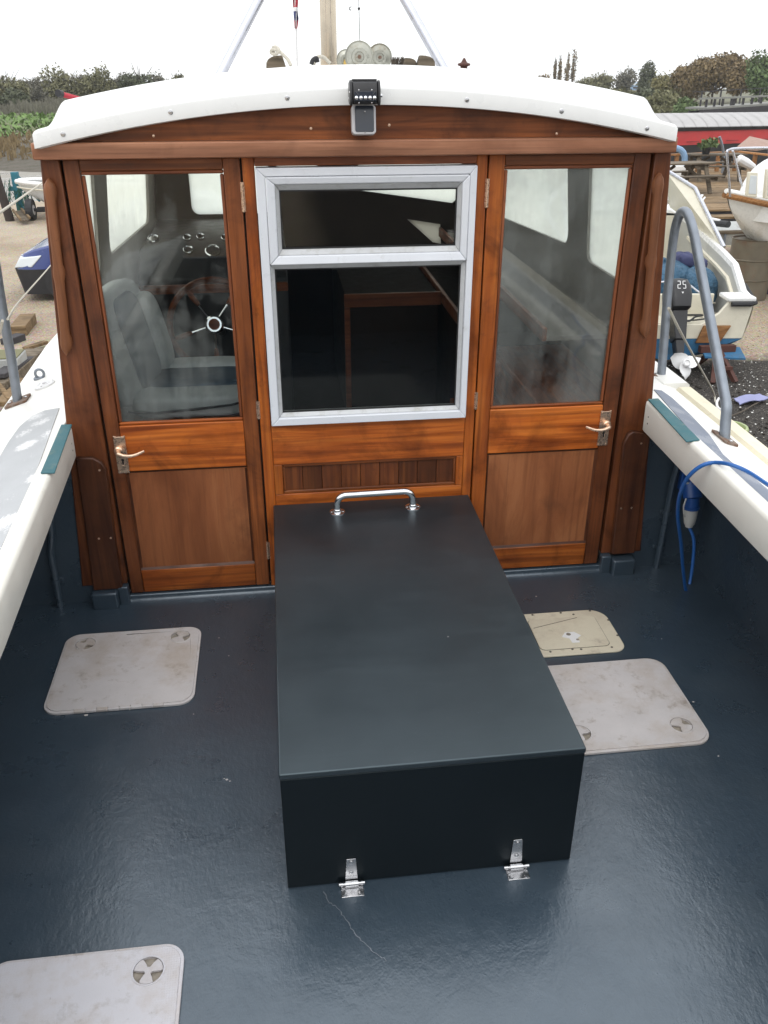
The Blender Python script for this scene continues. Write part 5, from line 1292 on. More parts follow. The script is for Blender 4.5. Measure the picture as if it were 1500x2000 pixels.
def white_chair(loc, rot, lab):
    o = thing('plastic_chair', (0, 0, 0), lab, 'chair', 'white plastic chairs by the timber deck')
    box('seat', 'white_plastic', o, -.22, .22, -.22, .22, .40, .43, .01)
    for sx in (-1, 1):
        for sy in (-1, 1): MB().beam((sx*.19, sy*.18, .40), (sx*.25, sy*.24, 0), .05, .04).build('leg', 'white_plastic', o)
        MB().tube(smooth_path([(sx*.24, -.2, .42), (sx*.25, -.22, .63), (sx*.25, .2, .66), (sx*.23, .24, .80)], 5), .02, 6).build('armrest', 'white_plastic', o)
    for i in range(5): MB().beam((-.17+i*.085, .22, .43), (-.18+i*.09, .30, .82), .05, .02).build('back_slat', 'white_plastic', o)
    return o
w1 = white_chair(None, 0, 'white plastic chair tipped forwards nearest the wheelhouse corner')
c = G(1322, 362, y=16.2); w1.location = (c.x, c.y, GZ+.14); w1.rotation_euler = (R(28), 0, R(150))
c = G(1340, 365, y=15.8); w2 = copy_tree(w1, (c.x, c.y, GZ+.05), 'white plastic chair leaning over next to the first, showing its legs'); w2.rotation_euler = (R(62), R(12), R(120))
c = G(1314, 322, y=23.5); do = thing('domed_cover', (c.x, c.y, DZ), 'pale blue and white domed cover standing behind the front picnic table', 'cover')
MB().tube([(c.x+.36*cos(R(a)), c.y, DZ+.55+.36*sin(R(a))) for a in range(-20, 201, 20)], .09, 10).build('cover_arch', 'lorry_blue', do, smooth=True)
box('base', 'boat_white', do, c.x-.4, c.x+.4, c.y-.1, c.y+.1, DZ, DZ+.45, .05)
c = G(1278, 290, y=27); lp = thing('lamp_post', (c.x, 27, DZ), 'black lantern on a slim post in front of the red barge', 'street lamp')
tp = G(1284, 237, y=27).z; s = (tp+.02)
MB().tube([(c.x, 27, DZ), (c.x, 27, tp-.36)], [.045, .028], 8).build('post', 'black', lp)
MB().lathe([(.05, tp-.36), (.09, tp-.32), (.0, tp-.32)], (c.x, 27, 0), n=6).build('lantern_base', 'black', lp)
MB().lathe([(.075, tp-.32), (.115, tp-.13), (0, tp-.13)], (c.x, 27, 0), n=6).build('lantern_glass', 'lamp_glass', lp)
for a in range(0, 360, 60): MB().beam((c.x+.078*cos(R(a)), 27+.078*sin(R(a)), tp-.32), (c.x+.118*cos(R(a)), 27+.118*sin(R(a)), tp-.13), .014, .014).build('lantern_bar', 'black', lp)
MB().lathe([(.14, tp-.13), (.06, tp-.05), (.02, tp-.03), (.02, tp), (0, tp+.03)], (c.x, 27, 0), n=6).build('lantern_cap', 'black', lp)
pp = [G(u, v, y=25.6) for u, v in ((1405, 267), (1409, 278), (1412, 292), (1413.5, 308), (1413, 322))]
bp = thing('bent_pipe', tuple(pp[-1]), 'bent mottled grey pipe standing up by the fence', 'pipe'); MB().tube(smooth_path(pp+[Vector((pp[-1].x, 25.6, DZ))], 5), .045, 8).build('pipe', 'galvanised', bp, smooth=True)
a, b = G(1440, 308, y=22), G(1472, 327, y=22); um = thing('rolled_parasol', tuple(b), 'rolled white parasol lying slanted above the tables', 'parasol')
MB().tube([a, a+(b-a)*.1, a+(b-a)*.5, b], [.05, .12, .13, .09], 10).build('canopy', 'white_plastic', um, smooth=True); MB().tube([a-(b-a)*.1, b+(b-a)*.6], .02, 6).build('pole', 'grey_timber', um)
tr_ = thing('tarpaulin_shelter', tuple(G(1480, 280, y=28)), 'low brown tarpaulin shelter in front of the barge', 'shelter')
a, b, c, d, e = [G(u, v, y=y) for u, v, y in ((1440, 286, 27.5), (1464, 266, 28.5), (1510, 276, 28.5), (1510, 284, 27.5), (1478, 290, 27))]
MB().add([a, b, c, d, e]+[Vector(q)-Vector((0, 0, .08)) for q in (a, b, c, d, e)], [(0, 1, 4), (1, 2, 3, 4), (9, 6, 5), (9, 8, 7, 6), (0, 4, 9, 5), (4, 3, 8, 9), (1, 0, 5, 6), (2, 1, 6, 7), (3, 2, 7, 8)]).build('sheet', 'drum_lid', tr_)
for q in (a, b, c, d): MB().tube([(q.x, q.y, DZ), (q.x, q.y, q.z-.08)], .03, 6).build('post', 'jetty_dark', tr_)

# white cruiser, bow towards the wheelhouse
cr = thing('white_cruiser', (8.2, 9.0, GZ), 'white cabin cruiser with a tan rubbing strake at the picture edge', 'boat')
bx = 6.55; rows = []
for i in range(15):
    t = i/14; x = bx+4.2*t; hb = 1.05*(1-(1-min(1, t*1.9))**2.1)**.8 if t > 0 else .02
    zs = .50-.34*min(1, t*2.4)+.12*max(0, t-.4); row = []
    for k in range(-10, 11):
        a = abs(k)/10; zk = -.68+.90*max(0, 1-t*3.3)**1.5
        yy = hb*(a**.55); z = zk+(zs-zk)*a**1.9
        xx = x+.16*(1-a)*max(0, 1-t*1.8)
        row.append((xx, 9.35+math.copysign(yy, k), z))
    rows.append(row)
m = MB().grid(rows); m.f.append(tuple((len(rows)-1)*21+k for k in range(21))); m.build('hull', 'boat_white', cr, smooth=True)
for s in (0, 20):
    MB().tube([Vector(r[s])+Vector((-.01, (-1 if s == 0 else 1)*.015, -.035)) for r in rows], .042, 8).build('rubbing_strake', 'fence_wood', cr, smooth=True)
    MB().tube([Vector(r[s])+Vector((0, 0, .02)) for r in rows], .035, 8).build('toe_rail', 'boat_white', cr, smooth=True)
m = MB(); n = len(rows)
m.v += [Vector(r[0])-Vector((0, 0, .03)) for r in rows]+[Vector(r[20])-Vector((0, 0, .03)) for r in rows]; m.f += [(i, i+1, n+i+1, n+i) for i in range(n-1)]
m.build('foredeck', 'boat_cream', cr)
rows = []
for i in range(13):
    ph = i/12*pi/2; row = []
    for j in range(41):
        th = 2*pi*j/40; f = lambda c, e: math.copysign(abs(c)**e, c); q = math.cos(ph)**.45
        row.append((8.35+(1.48+.0*ph)*q*f(cos(th), .55), 9.35+.72*q*f(sin(th), .55), .14+.90*sin(ph)**.75))
    rows.append(row)
m = MB().grid(rows); m.build('cabin', 'boat_white', cr, smooth=True, angle=60)
def win_on(u0, u1, v0, v1, y, name):
    P_ = [G(u, v, y=y) for u, v in ((u0+1, v0), (u1, v0+1), (u1-2, v1), (u0-4, v1-2))]
    c_ = sum((Vector(p) for p in P_), Vector())/4
    MB().hexa([p+Vector((0, -.01, 0)) for p in P_], [p+Vector((0, .06, 0)) for p in P_]).build(name, 'boat_cream', cr, bevel=.01)
    Q = [c_+(p-c_)*.74 for p in P_]; MB().hexa([p+Vector((0, -.018, 0)) for p in Q], [p+Vector((0, -.004, 0)) for p in Q]).build('window_pane', 'headlamp', cr, bevel=.004)
win_on(1462, 1480, 336, 386, 8.62, 'window_frame'); win_on(1497, 1530, 330, 390, 8.55, 'window_frame')
rt0 = .0175
def GP(*l): return [G(u, v, y=y) for u, v, y in l]
MB().tube(smooth_path(GP((1426, 384, 9.1), (1423, 340, 9.05), (1420, 300, 9.0), (1424, 293, 9.0), (1440, 290, 8.9), (1500, 289, 8.6), (1560, 292, 8.4)), 6), rt0, 8).build('pulpit_rail', 'alloy', cr, smooth=True)
for l in (((1431, 294, 9.0), (1449, 363, 9.3)), ((1502, 290, 8.6), (1504, 360, 8.7))): MB().tube(GP(*l), rt0*.9, 8).build('stanchion', 'alloy', cr, smooth=True)

# open motor boat on its trestle, transom towards us
mb = thing('motor_boat', (4.35, 5.75, GZ), 'small white open motor boat on a trestle, blue below the waterline', 'boat')
HB_ = .88
Mb = Matrix.Translation((4.30, 5.80, 0)) @ Matrix.Rotation(R(-6), 4, 'Z')
def mbuild(m, name, mat, **k): return m.xf(Mb).build(name, mat, mb, **k)
sheer = [(0, -.20), (.25, -.16), (.62, .06), (1.0, .12), (1.5, .18), (2.2, .27), (3.0, .36), (3.8, .42), (4.5, .46), (4.9, .48)]
def hbm(y): return HB_*(1+.08*min(1, y/2))*(1-max(0, (y-2.6)/2.35)**2.2) if y < 4.94 else .02
rows_w, rows_b = [], []
for y, zs in sheer:
    h = max(.02, hbm(y)); zl = -.62+.02*y+.10*max(0, y-3); zk = -.86+.03*y+.14*max(0, y-3)**1.5
    rows_w.append([(h, y, zs), (h*.985, y, (zs+zl)/2), (h*.93, y, zl)]); rows_b.append([(h*.93, y, zl), (h*.6, y, (zl+zk)/2-.03), (0, y, zk)])
for s in (-1, 1):
    for rows, nm, mt in ((rows_w, 'topside', 'boat_cream'), (rows_b, 'bottom', 'antifoul')):
        m = MB().grid([[(s*x, y, z) for x, y, z in r] for r in rows]); mbuild(m, nm, mt, smooth=True)
    # inner side, capped gunwale
    m = MB().grid([[(s*r[0][0], r[0][1], r[0][2]), (s*(r[0][0]-.015), r[0][1], r[0][2]+.02), (s*(r[0][0]-.075), r[0][1], r[0][2]+.02), (s*(r[0][0]-.085), r[0][1], r[0][2]-.03)] for r in rows_w[:8]])
    mbuild(m, 'gunwale', 'boat_white', smooth=True, angle=40)
    m = MB().grid([[(s*(r[0][0]-.085), r[0][1], r[0][2]-.03), (s*(r[0][0]-.095), r[0][1], r[0][2]-.16), (s*(r[0][0]-.10), r[0][1], min(r[0][2]-.20, -.25)), (s*(r[0][0]-.15), r[0][1], -.62)] for r in rows_w[:8]])
    mbuild(m, 'inner_side', 'inner_grey')
    mbuild(MB().grid([[(s*(r[0][0]-.094), r[0][1], r[0][2]-.13), (s*(r[0][0]-.13), r[0][1], r[0][2]-.13), (s*(r[0][0]-.13), r[0][1], r[0][2]-.165), (s*(r[0][0]-.10), r[0][1], r[0][2]-.165)] for r in rows_w[:6]]), 'side_pocket', 'boat_cream')
mbuild(MB().box(-HB_*.9, HB_*.9, .06, 3.6, -.64, -.60), 'cockpit_sole', 'boat_cream')
tp_ = [(-HB_, -.20), (-.62, -.20), (-.52, -.34), (-.34, -.46), (.34, -.46), (.52, -.34), (.62, -.20), (HB_, -.20), (HB_*.93, -.62), (HB_*.5, -.76), (0, -.86), (-HB_*.5, -.76), (-HB_*.93, -.62)]
mbuild(MB().prism([p for p in tp_ if p[1] > -.63]+[], 0, .05, 'y'), 'transom', 'boat_cream', bevel=.006)
mbuild(MB().prism([(HB_*.93, -.621), (HB_*.5, -.76), (0, -.86), (-HB_*.5, -.76), (-HB_*.93, -.621)], .0, .05, 'y'), 'transom_bottom', 'antifoul')
for s in (-1, 1): mbuild(MB().box(min(s*.58, s*(HB_+.01)), max(s*.58, s*(HB_+.01)), -.02, .26, -.215, -.165), 'quarter_deck', 'boat_white', bevel=.015)
for s in (-1, 1): mbuild(MB().tube([(s*.62, -.035, -.235), (s*(HB_-.05), -.035, -.235), (s*(HB_+.02), .02, -.235), (s*(HB_+.03), .4, -.12)], .026, 8), 'rubber_fender', 'rubber', smooth=True)
mbuild(MB().box(-.60, .60, .42, .46, -.62, -.22), 'splash_well', 'boat_cream', bevel=.01); mbuild(MB().box(-.60, .60, .05, .42, -.48, -.455), 'well_floor', 'boat_cream')
mbuild(MB().prism([(.30, -.66), (.36, -.47), (.66, -.47), (.56, -.66)], -.035, -.002, 'y'), 'motor_bracket', 'fence_wood', bevel=.006)
mbuild(MB().box(.50, .53, .10, .13, -.45, -.37), 'cleat', 'steel'); mbuild(MB().box(.46, .57, .105, .125, -.37, -.355), 'cleat', 'steel')
mbuild(MB().hexa([(.35, -.22, -.775), (.80, -.22, -.80), (.80, -.02, -.73), (.35, -.02, -.71)], [(.35, -.22, -.755), (.80, -.22, -.78), (.80, -.02, -.71), (.35, -.02, -.69)]), 'trim_tab', 'antifoul')
# windscreen with its frame, wheel and seats
ws = [(-.80, 2.55, .40), (-.62, 2.85, .86), (.62, 2.85, .86), (.80, 2.55, .45)]
mbuild(MB().tube([(.93, 1.2, .16), (.84, 2.2, .72), (.62, 2.85, .90), (-.62, 2.85, .90), (-.84, 2.2, .72), (-.93, 1.2, .16)], .022, 8), 'screen_frame', 'alloy', smooth=True)
mbuild(MB().hexa([(-.62, 2.85, .88), (.62, 2.85, .88), (.80, 3.05, .42), (-.80, 3.05, .42)], [(-.62, 2.86, .88), (.62, 2.86, .88), (.80, 3.06, .42), (-.80, 3.06, .42)]), 'windscreen', 'headlamp')
for s in (-1, 1): mbuild(MB().add([(s*.92, 1.3, .17), (s*.83, 2.22, .70), (s*.63, 2.85, .88), (s*.82, 3.0, .40), (s*.91, 1.3, .17), (s*.82, 2.22, .70), (s*.62, 2.85, .88), (s*.81, 3.0, .40)], [(0, 1, 2, 3), (7, 6, 5, 4), (0, 4, 5, 1), (1, 5, 6, 2), (2, 6, 7, 3), (3, 7, 4, 0)]), 'side_screen', 'boat_cream')
mbuild(MB().grid([[(-.95, 2.7, .34), (0, 2.7, .42), (.95, 2.7, .34)], [(-.90, 3.4, .40), (0, 3.4, .46), (.90, 3.4, .40)], [(-.5, 4.4, .46), (0, 4.4, .50), (.5, 4.4, .46)], [(-.03, 4.9, .48), (0, 4.9, .49), (.03, 4.9, .48)]]), 'foredeck', 'boat_white')
mbuild(MB().box(-.86, .86, 2.62, 2.70, -.6, .33), 'bulkhead', 'boat_cream')
mbuild(MB().tube([(.30+.19*cos(R(a)), 2.40, .14+.19*sin(R(a))) for a in range(0, 361, 15)], .016, 8, cap=False), 'steering_wheel', 'rubber', smooth=True)
mbuild(MB().tube([(.30, 2.40, .14), (.30, 2.62, .14)], .03, 8), 'steering_column', 'rubber')
for a in (0, 180, 270): mbuild(MB().tube([(.30, 2.40, .14), (.30+.18*cos(R(a)), 2.40, .14+.18*sin(R(a)))], .011, 6), 'wheel_spoke', 'rubber')
mbuild(MB().box(-.70, -.15, 1.65, 1.95, -.6, -.05), 'seat_box', 'boat_cream', bevel=.02)
mbuild(MB().tube(smooth_path([(.60, 1.15, -.10), (.66, 1.3, .14), (.70, 1.42, .19), (.74, 1.5, .05), (.76, 1.55, -.12)], 5), .013, 6), 'grab_handle', 'alloy', smooth=True)
mbuild(MB().tube(smooth_path([(-.5, .44, -.14), (0, .50, -.10), (.25, .47, -.10), (.42, .44, -.20), (.50, .43, -.22)], 5), .011, 6), 'stern_rail', 'alloy', smooth=True)
tb = thing('tarpaulin_bundle', (4.9, 6.8, -.6), 'crumpled blue tarpaulin bundle stowed in the motor boat', 'tarpaulin')
def lump(c, r, seed, tie=None):
    rows = []
    for i in range(21):
        ph = -pi/2+pi*i/20; row = []
        for j in range(36):
            th = 2*pi*j/36; k = 1+.10*sin(3*th+seed+ph)+.08*abs(sin(4*th+3*ph+seed))-.07*abs(sin(6*th-4*ph+seed))+.03*sin(13*th+7*ph)
            f = lambda q, e: math.copysign(abs(q)**e, q)
            row.append((c[0]+r[0]*k*f(cos(ph), .6)*f(cos(th), .7), c[1]+r[1]*k*f(cos(ph), .6)*f(sin(th), .7), c[2]+r[2]*(1+.06*sin(5*th+seed))*f(sin(ph), .7)))
        rows.append(row+[row[0]])
    return MB().grid(rows).xf(Mb)
lump((.18, 1.02, -.28), (.30, .36, .32), 1.0).build('tarpaulin_fold', 'tarp_blue', tb, smooth=True, angle=70)
lump((.53, .92, -.32), (.20, .34, .30), 2.4).build('tarpaulin_fold', 'tarp_blue', tb, smooth=True, angle=70)
lump((-.25, .95, -.36), (.28, .34, .26), 4.1).build('tarpaulin_fold', 'tarp_blue', tb, smooth=True, angle=70)
lump((.42, 1.10, .03), (.13, .14, .09), 5.2).build('tarpaulin_fold', 'cover_navy', tb, smooth=True, angle=70)
lump((.60, 1.12, -.02), (.12, .14, .07), 6.3).build('tarpaulin_fold', 'cover_navy', tb, smooth=True, angle=70)
MB().tube([(x, .62+.1*abs(x-.2), -.38) for x in np.linspace(-.5, .72, 12)], .012, 6).xf(Mb).build('lashing', 'rope', tb)
# outboard motor with the number 25 on its cowl
om = thing('outboard_motor', (4.33, 5.7, -.5), 'black outboard motor marked 25, tilted up, with a white propeller', 'outboard motor')
Mo = Mb @ Matrix.Translation((.03, -.05, -.34)) @ Matrix.Rotation(R(-32), 4, 'X')
def ob(m, name, mat, **k): return m.xf(Mo).build(name, mat, om, **k)
def sq(x0, x1, y0, y1, r=.03): return rrect(x0, x1, y0, y1, r, 4)
rows = []
for z, w, a, b in ((.0, .075, -.14, .10), (.03, .105, -.20, .13), (.14, .115, -.22, .14), (.26, .110, -.21, .14), (.33, .092, -.18, .12), (.36, .06, -.12, .08)):
    rows.append([(x, y, z) for x, y in sq(-w, w, a, b, min(.05, w*.6))])
m = MB(); n = len(rows[0])
for r in rows: m.v += r
for i in range(len(rows)-1): m.f += [(i*n+k, i*n+(k+1) % n, (i+1)*n+(k+1) % n, (i+1)*n+k) for k in range(n)]
m.f += [tuple(range(n)), tuple((len(rows)-1)*n+k for k in range(n))]
ob(m, 'cowl', 'black', smooth=True, angle=50)
def digit(strokes, x0, z0, y, s):
    m = MB()
    for a, b in strokes: m.beam((x0+a[0]*s, y, z0+a[1]*s*1.4), (x0+b[0]*s, y, z0+b[1]*s*1.4), .24*s, .003, up=(0, 1, 0))
    return m
two = [((0, 2), (1, 2)), ((1, 2), (1, 1)), ((1, 1), (0, 1)), ((0, 1), (0, 0)), ((0, 0), (1, 0))]; five = [((1, 2), (0, 2)), ((0, 2), (0, 1)), ((0, 1), (1, 1)), ((1, 1), (1, 0)), ((1, 0), (0, 0))]
ob(digit(two, -.048, .215, -.2165, .028), 'number', 'white_plastic'); ob(digit(five, .008, .215, -.2165, .028), 'number', 'white_plastic')
ob(MB().prism([(-.012, .175), (.012, .175), (0, .155)], -.2225, -.2185, 'y'), 'badge', 'white_plastic')
ob(MB().hexa([(-.06, -.10, -.30), (.06, -.10, -.30), (.06, .06, -.30), (-.06, .06, -.30)], [(-.08, -.14, .01), (.08, -.14, .01), (.08, .09, .01), (-.08, .09, .01)]), 'midsection', 'black', bevel=.01)
ob(MB().hexa([(-.035, -.07, -.52), (.035, -.07, -.52), (.035, .05, -.52), (-.035, .05, -.52)], [(-.05, -.09, -.30), (.05, -.09, -.30), (.05, .05, -.30), (-.05, .05, -.30)]), 'leg', 'black', bevel=.01)
ob(MB().prism(sq(-.09, .09, -.16, .08, .04), -.53, -.515), 'cavitation_plate', 'black')
ob(MB().lathe([(.0, .09), (.03, .06), (.045, 0), (.045, -.10), (.035, -.16), (.0, -.17)], (0, -.02, -.60), (0, 1, 0), 16), 'gearcase', 'black', smooth=True)
ob(MB().prism([(-.06, -.53), (.05, -.53), (.03, -.60), (-.03, -.60)], -.012, .012, 'x'), 'gearcase_neck', 'black'); ob(MB().prism([(-.02, -.63), (.05, -.63), (.0, -.76), (-.04, -.76)], -.008, .008, 'x'), 'skeg', 'black')
pr_ = ob(MB().lathe([(.034, 0), (.040, -.03), (.040, -.09), (.030, -.10), (.026, -.085), (0, -.085)], (0, -.155, -.60), (0, 1, 0), 18), 'propeller', 'white_plastic', smooth=True)
for k in range(3):
    a = R(25+120*k); m = MB(); rows = []
    for i in range(7):
        r = .036+.125*i/6; w = (.035+.070*math.sin(pi*min(1, (i+1.2)/6.4)))*(1 if i < 6 else .55); row = []
        for j in range(6):
            q = (j/5-.5)*2*w/r*.9; ang = a+q; row.append((r*cos(ang), -.155-.045+.040*(j/5-.5)*2, -.60+r*sin(ang)))
        rows.append(row)
    m.grid(rows); nn = len(m.v); m.v += [(x, y+.006, z) for x, y, z in m.v]; m.f += [tuple(i+nn for i in reversed(f)) for f in list(m.f)]
    ob(m, 'propeller_blade', 'white_plastic', smooth=True)
MB().tube(smooth_path([(0, .02, -.34), (.18, .0, -.42), (.30, .1, -.40), (.45, .3, -.43), (.30, .35, -.44)], 6), .012, 6).xf(Mb).build('fuel_hose', 'rubber', om, smooth=True)
MB().tube(smooth_path([(.05, .02, -.40), (.2, .10, -.44), (.34, .02, -.41), (.50, .22, -.44)], 6), .009, 6).xf(Mb).build('fuel_hose', 'rubber', om, smooth=True)
ts = thing('boat_trestle', (4.75, 5.55, GZ), 'rusty red trestle under the stern of the motor boat', 'trestle')
for a, b in (((4.66, 5.35, GZ), (4.78, 5.62, -.70)), ((4.92, 5.35, GZ), (4.80, 5.62, -.70)), ((4.72, 5.95, GZ), (4.80, 5.66, -.70)), ((4.98, 5.95, GZ), (4.84, 5.66, -.70))): MB().beam(a, b, .05, .05).build('leg', 'trestle_red', ts)
MB().beam((4.6, 5.64, -.70), (5.0, 5.64, -.70), .07, .07).build('cross_bar', 'trestle_red', ts); MB().beam((4.69, 5.42, -.86), (4.89, 5.42, -.86), .035, .035).build('brace', 'trestle_red', ts)
# drums, trailer and a grey tender beyond
def drum(loc, r, h, body, lid, lab):
    o = thing('oil_drum', loc, lab, 'drum'); p = [(r, 0), (r, h*.32), (r+.014, h*.335), (r, h*.35), (r, h*.65), (r+.014, h*.665), (r, h*.68), (r, h-.01), (r+.012, h), (r-.01, h), (r-.012, h-.02)]
    MB().lathe(p, loc, n=32).build('drum_body', body, o, smooth=True); MB().lathe([(r-.012, h-.022), (0, h-.022)], loc, n=32).build('drum_lid', lid, o); return o
drum((7.10, 9.35, GZ), .31, .86, 'drum_brown', 'drum_lid', 'brown oil drum with a rusty pink lid under the cruiser bow')
drum((7.78, 9.55, GZ), .29, .62, 'drum_blue', 'drum_blue', 'dark blue drum standing behind the brown one')
gd = thing('grey_tender', (8.7, 13, GZ), 'grey flat tender lying on a frame between the two white boats', 'boat')
m = MB(); rows = []
for i in range(9):
    x = 7.6+2.4*i/8; rows.append([(x, 12.2, -.50), (x, 12.25, -.72), (x, 12.7, -.80), (x, 13.3, -.72), (x, 13.4, -.48), (x, 13.3, -.46), (x, 12.9, -.66), (x, 12.35, -.48)])
m = MB().grid([r+[r[0]] for r in rows]); m.build('hull', 'grey_dinghy', gd, smooth=True)
MB().tube([(7.55, 12.2, -.49), (10, 12.2, -.49)], .035, 8).build('rubbing_strake', 'grey_timber', gd)
for x in (8.1, 8.75, 8.95, 9.4): box('frame_post', 'galvanised', gd, x, x+.035, 12.15, 12.185, GZ, -.52, 0)
MB().beam((7.6, 12.12, -.88), (9.7, 12.12, -.86), .03, .05).build('frame_rail', 'galvanised', gd)
MB().tube([(8.2, 12.9, -.42), (8.32, 12.5, -.40)], .06, 10).build('bollard', 'rubber', gd); MB().tube([(8.0, 13.2, -.32), (8.25, 12.7, -.36)], .025, 8).build('oar', 'white_plastic', gd)

# things lying near the starboard side
gp_ = G(1424, 833, z=-.66); po = thing('green_planter', (gp_.x, gp_.y, GZ), 'round pale green planter full of dark soil beside the hull', 'planter')
MB().lathe([(.10, 0), (.135, .08), (.150, .30), (.158, .33), (.150, .345), (.132, .345), (.125, .33), (.12, .26)], (gp_.x, gp_.y, GZ), n=32).build('pot', 'planter_green', po, smooth=True)
MB().lathe([(.122, .255), (.05, .262), (0, .265)], (gp_.x, gp_.y, GZ), n=24).build('soil', 'soil', po)
c = G(1503, 893, z=-.72); oc = thing('orange_crate', (c.x, c.y, GZ), 'orange plastic tub at the picture edge beside the hull', 'tub')
MB().lathe([(.13, 0), (.17, .24), (.185, .25), (.185, .265), (.165, .265), (.125, .02), (0, .02)], (c.x+.10, c.y, GZ), n=24).build('tub', 'orange_plastic', oc, smooth=True)
c = G(1456, 787, z=GZ); rg = thing('blue_rag', (c.x, c.y, GZ), 'crumpled pale blue rag on the dark shelly ground', 'rag')
m = MB(); rows = []
for i in range(7): rows.append([(c.x-.10+.05*i+.01*sin(j*2), c.y-.07+.035*j, GZ+.012+.022*abs(sin(i*.7+j*.5))+.006*i) for j in range(6)])
m.grid(rows); nn = len(m.v); m.v += [(x, y, z-.008) for x, y, z in m.v]; m.f += [tuple(i+nn for i in reversed(f)) for f in list(m.f)]; m.build('cloth', 'blue_rag', rg, smooth=True)
p = [G(u, v, z=GZ+.02) for u, v in ((1420, 815), (1445, 806), (1470, 792), (1500, 776), (1540, 755))]
sk = thing('thin_stick', tuple(p[0]), 'long thin brown stick lying across the dark ground by the rag', 'stick'); MB().tube(smooth_path(p, 4), .008, 6).build('stick', 'bark', sk)
p = [G(u, v, z=-.80) for u, v in ((1404, 778), (1400, 786), (1402, 796), (1410, 800), (1414, 792))]
hk = thing('white_hook', tuple(p[0]), 'curved white plastic hook hanging at the end of the taut rope', 'hook'); MB().tube(smooth_path(p, 5), .012, 8).build('hook', 'white_plastic', hk, smooth=True)
m = MB(); g = np.random.default_rng(9)
def pebble(x, y, s, z=GZ):
    a = g.uniform(0, 6.28); q = [(x+s*cos(a+k*pi/2)*g.uniform(.6, 1.2), y+s*sin(a+k*pi/2)*g.uniform(.6, 1.2), z+.3*s) for k in range(4)]
    m.add(q+[(x, y, z+s*g.uniform(.6, 1.0)), (x, y, z-.4*s)], [(0, 1, 4), (1, 2, 4), (2, 3, 4), (3, 0, 4), (1, 0, 5), (2, 1, 5), (3, 2, 5), (0, 3, 5)])
for k in range(1500): pebble(g.uniform(2.2, 6.8), g.uniform(1.6, 5.9), g.uniform(.008, .026))
m.build('shell_litter', 'soil', None, kind='stuff', label='dark shell and stone litter on the ground beside the starboard hull')
m = MB()
for k in range(900): pebble(g.uniform(2.2, 6.8), g.uniform(1.6, 6.4), g.uniform(.006, .014), GZ+.005)
m.build('white_shells', 'deck_white', None, kind='stuff', label='small pale shells scattered over the dark ground')
m = MB()
for k in range(2600): pebble(g.uniform(-5.5, -2.0), g.uniform(4.5, 13), g.uniform(.006, .018))
for k in range(2600): pebble(g.uniform(4.6, 10), g.uniform(6.4, 12), g.uniform(.006, .018))
m.build('loose_gravel', 'pebble', None, kind='stuff', label='loose tan stones over the gravel yard')

# ------------------------------------------------------------------ port side of the yard
car = thing('parked_car', (-1.9, 11.2, GZ), 'dark blue hatchback with a black bumper parked beyond the port side', 'car')
cx0 = -3.80; cy0, cy1 = 10.50, 12.10; z0 = GZ
sec = [(0, .40, .50, .50), (.05, .30, .60, .60), (.16, .22, .675, .68), (.32, .20, .735, .73), (.55, .19, .79, .76), (.95, .19, .86, .80), (1.15, .19, .90, .79), (1.75, .19, 1.36, .62), (2.1, .19, 1.42, .60), (2.9, .20, 1.40, .60), (3.35, .22, 1.10, .68), (3.6, .30, .80, .70), (3.66, .34, .6, .64)]
rows = []
for dx, zb, zt, hw in sec:
    cyc = (cy0+cy1)/2; k = 1 if dx > .12 else .80+.2*(dx/.12)**.5
    row = []
    for s, t in ((-1, 0), (-1, .5), (-1, .85), (-1, 1), (1, 1), (1, .85), (1, .5), (1, 0)):
        w = .80*k if t <= .5 else (.80+(hw-.80)*((t-.5)/.5))*k; row.append((cx0+dx, cyc+s*w, z0+zb+(zt-zb)*t))
    rows.append(row)
m = MB(); n = 8
for r in rows: m.v += r
for i in range(len(rows)-1): m.f += [(i*n+k, i*n+(k+1) % n, (i+1)*n+(k+1) % n, (i+1)*n+k) for k in range(n)]
m.f += [tuple(range(n)), tuple((len(rows)-1)*n+k for k in range(n))]
m.build('body', 'car_blue', car, smooth=True, bevel=.03, angle=45)
rows = []
for i in range(13):
    a = pi*i/12-pi/2; x = cx0+.14-.20*max(0, cos(a))**.7; yy = (cy0+cy1)/2+.82*math.copysign(abs(sin(a))**.75, sin(a))
    rows.append((x, yy))
rows = [(cx0+.62, (cy0+cy1)/2-.83)]+rows+[(cx0+.62, (cy0+cy1)/2+.83)]
m = MB(); n = len(rows)
m.v = [(x+(.07 if zz < .3 else 0), (cy0+cy1)/2+(y-(cy0+cy1)/2)*(.985 if zz < .3 else 1.01), z0+zz) for zz in (.10, .46) for x, y in rows]+[(x+.09 if 0 < i < n-1 else x, y, z0+zz) for zz in (.10, .46) for i, (x, y) in enumerate(rows)]
m.f = [(i, i+1, n+i+1, n+i) for i in range(n-1)]+[(n+i, n+i+1, 3*n+i+1, 3*n+i) for i in range(n-1)]+[(2*n+i, 2*n+i+1, i+1, i) for i in range(n-1)]
m.build('bumper', 'rubber', car, smooth=True, angle=50)
for y_, s in ((10.545, -1), (12.055, 1)):
    MB().hexa([(cx0+.0, y_-s*.02, z0+.475), (cx0+.27, y_+s*.052, z0+.49), (cx0+.44, y_+s*.035, z0+.655), (cx0+.10, y_-s*.01, z0+.615)], [(cx0-.03, y_-s*.26, z0+.47), (cx0+.26, y_-s*.26, z0+.48), (cx0+.36, y_-s*.26, z0+.665), (cx0+.07, y_-s*.26, z0+.635)]).build('headlight', 'headlamp', car, bevel=.015)
